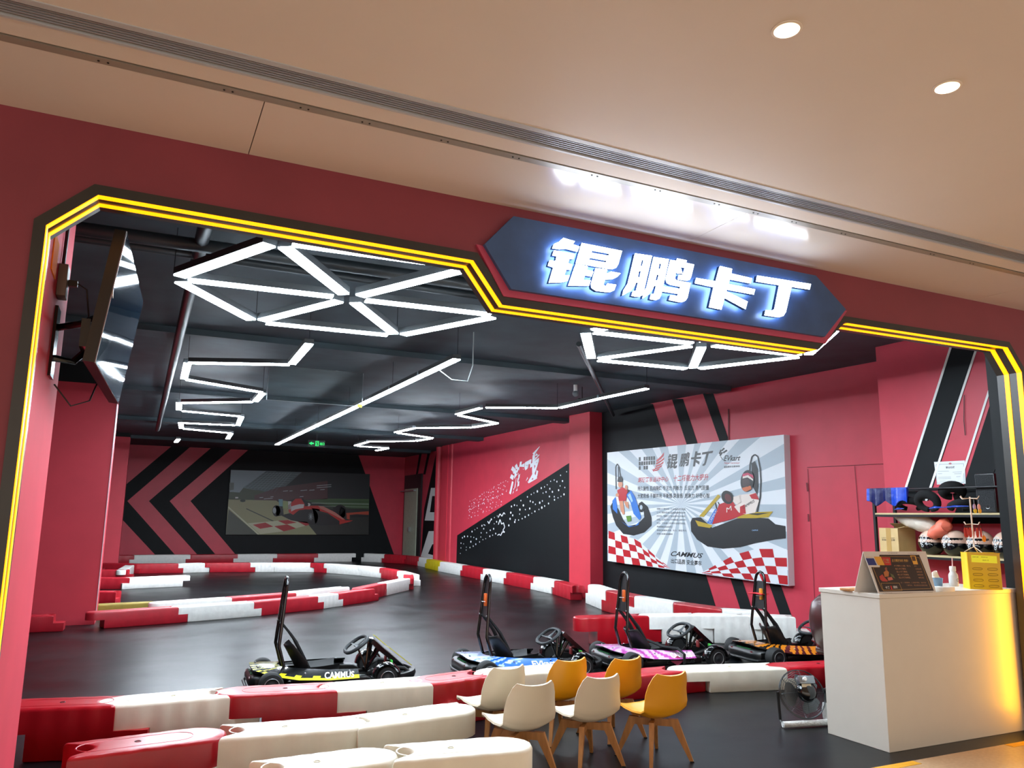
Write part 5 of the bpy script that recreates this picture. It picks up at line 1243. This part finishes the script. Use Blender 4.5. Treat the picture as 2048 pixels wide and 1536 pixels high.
# certificate on the wall
ac = Art((7.893, 0, 0), (1, 0, 0), 1620, 900, .20898, step=.0008)
ce = thing('certificate', 'white framed looking business certificate taped to the near right wall', 'certificate', (7.893, 5.6, 2.1))
Q = [ac.P(*q, 0) for q in ((1187,115),(1480,100),(1490,322),(1215,330))]; MB().slab(Q, (.002, 0, 0)).build('sheet', PAPER, ce)
gy = mat('certificate_grey', '#8d9498', .5)
ac.line([(1205,140),(1470,130),(1476,308),(1215,318),(1205,140)], 3.5, gy, 1); ac.text('营业执照', (1300,178),(1385,175),(1385,155),(1300,158), mat('poster_ink', '#1b1f22', .4), 1, .02)
ac.ell(1342, 130, 14, 10, mat('certificate_red', '#b9787a', .5), 1)
for y, a, b_ in ((205,1225,1330),(228,1225,1265),(212,1365,1455),(228,1380,1460),(262,1225,1350),(275,1225,1350),(255,1400,1465),(300,1240,1300)): ac.line([(a, y), (b_, y-3)], 3, gy, 1)
ac.build('print', ce)
# brown leather office chair behind the counter
LEA = mat('brown_leather', '#3a1a18', .3, coat=.3, bump=.1)
OX = .17
oc = thing('office_chair', 'dark brown leather office chair mostly hidden behind the counter', 'chair', (5.67, 5.05, 0))
b = MB(); rr = []
for i in range(13):
    z = .42+.46*i/12; hw = .17+.03*math.sin(PI*i/12)-.06*max(0, (i-10)/2); x = 5.49-.05*math.sin(PI*i/12)
    rr.append([(x+.045*math.cos(a)*(1 if i < 12 else .4), 5.06+hw*math.copysign(abs(math.sin(a))**.6, math.sin(a)), z) for a in [2*PI*k/20 for k in range(20)]])
b.rings(rr); b.build('backrest', LEA, oc, smooth=True, ang=70)
MB().box((5.47, 4.86, .36), (5.91, 5.26, .44)).bevel(.035, 3).build('seat', LEA, oc, smooth=True)
for y in (4.84, 5.28): MB().tube([(5.50, y, .46), (5.57, y, .56), (5.83, y, .56), (5.87, y, .42)], .022, 8).build('armrest', LEA, oc, smooth=True)
MB().lathe([(.03, 0), (.03, .28)], (5.70, 5.06, .09), n=14).build('gas_lift', BK, oc, smooth=True)
b = MB()
for k in range(5): a = 2*PI*k/5+.3; b.tube([(5.70, 5.06, .10), (5.70+.25*math.cos(a), 5.06+.25*math.sin(a), .05)], .018, 8); b.ball((5.70+.25*math.cos(a), 5.06+.25*math.sin(a), .026), .024, n=10, m=6)
b.build('star_base', BK, oc, smooth=True)
# floor fan beside the counter
fc_ = Vector((4.665, 4.62, .215)); fa = Vector((-.28, -.86, .42)).normalized(); fu = fa.cross(Vector((0, 0, 1))).normalized(); fv = fu.cross(fa)
fn = thing('floor_fan', 'black round floor fan wrapped in clear plastic beside the counter', 'fan', (4.665, 4.62, 0))
def fp(r_, a, d=0): return fc_+fu*(r_*math.cos(a))+fv*(r_*math.sin(a))+fa*d
CG = mat('cage_chrome', '#4c5052', .3, metal=.8)
b = MB(); R_ = .178
for r_, d in ((R_, 0), (R_*.98, .012)): b.tube([fp(r_, 2*PI*i/40, d-.006) for i in range(40)], .0035, 6, closed=True)
for i in range(9): r_ = .165-.0135*i; b.tube([fp(r_, 2*PI*k/36, .02+.035*math.sqrt(max(0, 1-(r_/R_)**2))) for k in range(36)], .0011, 4, closed=True)
for i in range(9): r_ = .165-.0135*i; b.tube([fp(r_, 2*PI*k/36, -.02-.035*math.sqrt(max(0, 1-(r_/R_)**2))) for k in range(36)], .0011, 4, closed=True)
for k in range(8):
    a = 2*PI*k/8; b.tube([fp(R_, a, 0), fp(.16, a, .03), fp(.1, a, .05), fp(.05, a, .056)], .0018, 5); b.tube([fp(R_, a, 0), fp(.16, a, -.03), fp(.1, a, -.05), fp(.03, a, -.056)], .0018, 5)
b.build('cage', CG, fn, smooth=True)
b = MB()
for k in range(3):
    a0 = 2*PI*k/3; L1 = []
    for i in range(7):
        r_ = .03+.115*i/6; w_ = .35+.45*math.sin(PI*min(1, i/6*.8)); L1.append([fp(r_, a0-w_, -.012), fp(r_, a0, -.004), fp(r_, a0+w_, .010), fp(r_, a0+w_, .012), fp(r_, a0, -.001), fp(r_, a0-w_, -.009)])
    b.rings(L1)
b.build('blade', mat('blade_grey', '#5b5f60', .35, metal=.6), fn, smooth=True)
b = MB(); rr = []
for r_, d in ((.02, .045), (.07, .05), (.078, .065), (.072, .10), (.045, .125), (.02, .13)): rr.append([fp(r_, 2*PI*k/20, d) for k in range(20)])
b.rings(rr); mt = b.build('motor', BKG, fn, smooth=True)
b = MB(); c_ = fc_+fa*.10+fv*.075; Mx = Matrix((fu, fv, fa)).transposed().to_4x4(); Mx.translation = c_
b.box((-.062, -.03, -.03), (.062, .03, .03), Mx); b.bevel(.008); cb_ = b.build('control_box', mat('control_chrome', '#8f969c', .2, metal=.7), mt, smooth=True)
b = MB(); rr = []
for r_, d in ((.016, .03), (.016, .042), (.012, .046)): rr.append([Mx @ Vector((.022+r_*math.cos(t), r_*math.sin(t), d)) for t in [2*PI*k/16 for k in range(16)]])
b.rings(rr); b.build('knob', WHITE, cb_, smooth=True)
b = MB(); b.box((-.02, -.055, .022), (.05, -.032, .028), Mx); b.build('spec_plate', mat('spec_plate_cream', '#b9a98a', .5), cb_)
b = MB(); a_, c_ = fp(R_+.014, PI-.1, 0), fp(R_+.014, .1, 0)
b.tube([a_, (a_.x-.012, a_.y, .10), (a_.x-.01, a_.y-.02, .022), (a_.x+.10, a_.y-.09, .016), (c_.x-.06, c_.y-.10, .016), (c_.x+.012, c_.y, .03), c_], .011, 8)
b.build('stand', BK, fn, smooth=True)
MB().tube([fp(R_+.022, PI-.1, -.02), fp(R_+.022, PI-.1, .03)], .022, 10).build('hinge_knob', BK, fn, smooth=True)
PLW = mat('clear_plastic_wrap', '#e6e8e6', .22, trans=.25, bump=.8, scale=35)
b = MB(); P = [(a_.x-.008, a_.y-.004, .15), (a_.x-.016, a_.y-.004, .10), (a_.x-.018, a_.y-.012, .04), (a_.x-.006, a_.y-.03, .026), (a_.x+.05, a_.y-.062, .024), (a_.x+.12, a_.y-.095, .026), (c_.x-.06, c_.y-.10, .026)]
b.tube(P, [.020, .026, .024, .026, .023, .024, .022], 10); b.build('plastic_wrap', PLW, fn, smooth=True)
# ================================================================== LEFT JAMB: TELEVISION AND WIRING
tv = thing('television', 'large wall television hung high by the left jamb, reflecting the light bars', 'television', (-.2, 4.55, 2.15))
Pn = [onY(254, 463, 4.0), onY(190, 725, 4.0)]; Pf = [onY(287, 603, 5.15), onY(237, 808, 5.15)]
nt_ = (Pf[0]-Pn[0]).cross(Pn[1]-Pn[0]).normalized(); nt_ = nt_ if nt_.x > 0 else -nt_
b = MB(); b.slab([Pn[0]-nt_*.003, Pf[0]-nt_*.003, Pf[1]-nt_*.003, Pn[1]-nt_*.003], -nt_*.05); b.build('tv_body', BK, tv)
def ti(P, c, k): return P.lerp(c, k)
cc = (Pn[0]+Pn[1]+Pf[0]+Pf[1])/4; b = MB(); b.slab([ti(p, cc, .012) for p in (Pn[0], Pf[0], Pf[1], Pn[1])], -nt_*.003); b.build('screen', mat('tv_glass', '#0c1a28', .04, spec=.25), tv)
b = MB(); b.tube([Pn[0], Pn[1]], .0025, 6); b.tube([Pn[1], Pf[1]], .0025, 6); b.build('tv_edge', STEEL, tv)
mid = Pn[1].lerp(Pn[0], .55); b = MB(); b.slab([mid+nt_*.001, mid+Vector((0, .06, 0))+nt_*.001, mid+Vector((0, .06, -.03))+nt_*.001, mid+Vector((0, 0, -.03))+nt_*.001], nt_*.001); b.build('paper_tape', mat('tape_beige', '#c9a978', .6), tv)
b = MB(); cb2 = cc-nt_*.055
b.tube([(-.45, 4.35, 2.40), (-.34, 4.30, 2.42), tuple(cb2+Vector((0, -.1, .05)))], .018, 8); b.tube([(-.45, 4.35, 2.25), (-.36, 4.42, 2.25), tuple(cb2+Vector((0, -.1, -.05)))], .018, 8); b.box((-.452, 4.28, 2.15), (-.438, 4.42, 2.50)); b.box((-.33, 4.24, 2.30), (-.29, 4.38, 2.44))
b.build('wall_bracket', BKG, tv)
def jam(x, y): return onX(x, y, -.449)
b = MB(); p = jam(117, 485); q = jam(103, 540); tag(MB().box((-.4515, min(p.y, q.y)-.02, q.z), (-.447, p.y+.03, p.z)).build('orange_sticker', mat('orange_paper', '#e07a10', .8, spec=.1)), 'orange paper stuck on the left jamb near the top corner', 'sticker')
jb = onX(127, 560, -.43); jt = thing('socket_box', 'grey wiring box on the left jamb above the television bracket', 'socket', (-.44, jb.y, jb.z-.09))
MB().box((-.4515, jb.y-.05, jb.z-.09), (-.41, jb.y+.06, jb.z+.07)).bevel(.004).build('housing', mat('socket_grey', '#6f625c', .5), jt, smooth=True)
MB().box((-.41, jb.y+.02, jb.z-.02), (-.37, jb.y+.05, jb.z+.01)).build('plug', BK, jt)
tag(MB().tube([(-.44, jb.y+.02, jb.z+.07), (-.44, jb.y+.05, jb.z+.5), (-.44, jb.y+.05, 3.55)], .009, 8).build('conduit', mat('conduit_dark', '#3a2428', .5), smooth=True), 'dark conduit running up the left jamb from the wiring box', 'conduit')
tag(MB().tube([(-.37, jb.y+.04, jb.z), (-.33, jb.y+.06, jb.z-.02), (-.31, jb.y+.08, jb.z-.15), (-.33, jb.y+.1, jb.z-.32), tuple(cb2+Vector((-.02, .1, .1)))], .004, 6).build('power_cable', BK, smooth=True), 'black power cable looping from the wiring box to the television', 'cable')
tag(MB().tube([(-.44, 4.5, 2.14), (-.36, 4.55, 2.04), (-.28, 4.6, 2.08), tuple(cb2+Vector((-.01, .2, -.15)))], .004, 6).build('signal_cable', BK, smooth=True), 'black cable drooping below the television bracket', 'cable')
# ================================================================== CEILING EXTRAS
gp = thing('smoke_curtain', 'clear glass smoke curtain pane hanging across the dark ceiling', 'glass panel', (2.15, 11.2, 3.1))
MB().box((1.50, 11.2, 3.10), (2.86, 11.206, 3.5985)).build('pane', GLASS, gp)
box('edge_trim', (1.50, 11.194, 3.094), (2.86, 11.212, 3.10), mat('trim_alu', '#8a9093', .4, metal=.7), gp)
b = MB(); b.tube([(1.50, 11.203, 3.1), (1.50, 11.203, 3.598)], .006, 6); b.tube([(2.86, 11.203, 3.1), (2.86, 11.203, 3.598)], .006, 6); b.build('hanger', mat('trim_alu', '#8a9093', .4, metal=.7), gp)
box('yellow_tag', (2.79, 11.19, 3.08), (2.86, 11.194, 3.13), mat('tag_yellow', '#b3a322', .5), gp)
GRN = mat('exit_green', '#1fd060', .5, emit=1.6)
def exitsign(x, y, z, label, k=1., rz=0):
    t = thing('exit_sign', label, 'exit sign', (0, 0, 0))
    box('sign_case', (-.21*k, .0, -.08*k), (.21*k, .03, .08*k), mat('exit_case', '#10241a', .3), t)
    b = MB(); yy = -.003
    b.slab([(-.19*k, yy, 0), (-.12*k, yy, .04*k), (-.12*k, yy, .015*k), (-.07*k, yy, .015*k), (-.07*k, yy, -.015*k), (-.12*k, yy, -.015*k), (-.12*k, yy, -.04*k)], (0, .002, 0))
    b.slab([(-.03*k, yy, -.06*k), (-.03*k, yy, .06*k), (.05*k, yy, .06*k), (.05*k, yy, -.06*k)], (0, .002, 0), [[(-.018*k, yy, -.05*k), (-.018*k, yy, .05*k), (.038*k, yy, .05*k), (.038*k, yy, -.05*k)]])
    b.ball((.012*k, yy, .03*k), .010*k, n=8, m=5); b.tube([(.01*k, yy, .02*k), (0, yy, -.01*k), (-.012*k, yy, -.04*k)], .006*k, 6); b.tube([(0, yy, -.01*k), (.02*k, yy, -.03*k)], .006*k, 6)
    put_text(b, '出口', [(.08*k, yy, -.035*k), (.19*k, yy, -.035*k), (.19*k, yy, .035*k), (.08*k, yy, .035*k)], .02)
    b.build('sign_symbol', GRN, t); box('hanger', (-.005, .01, .08*k), (.005, .02, ZI-z), BK, t)
    t.location = (x, y, z); t.rotation_euler = (0, 0, rz)
exitsign(3.86, 19.4, 3.26, 'green exit sign hanging under the far dark ceiling', 1.0)
exitsign(6.29, 10.6, 3.38, 'small green exit sign near the right zigzag light bars', .35)
cm = thing('ceiling_camera', 'small white camera under the dark ceiling beside the small exit sign', 'camera', (6.1, 10.5, 3.45))
MB().lathe([(.03, 0), (.03, .10)], (6.1, 10.5, 3.50), n=14).build('mount', WHITE, cm, smooth=True); MB().ball((6.1, 10.5, 3.46), .05, n=14, m=8).build('dome', mat('camera_grey', '#6a7074', .3), cm, smooth=True)
tag(MB().tube([(2.98, 8.3, 3.19), (3.05, 8.0, 3.02), (3.2, 7.9, 3.0), (3.28, 7.95, 3.2), (3.30, 8.0, 3.598)], .006, 8).build('loose_cable', mat('pale_cable', '#9fa8a8', .5), smooth=True), 'loose cable looping from the ceiling to the near end of the long light line', 'cable')
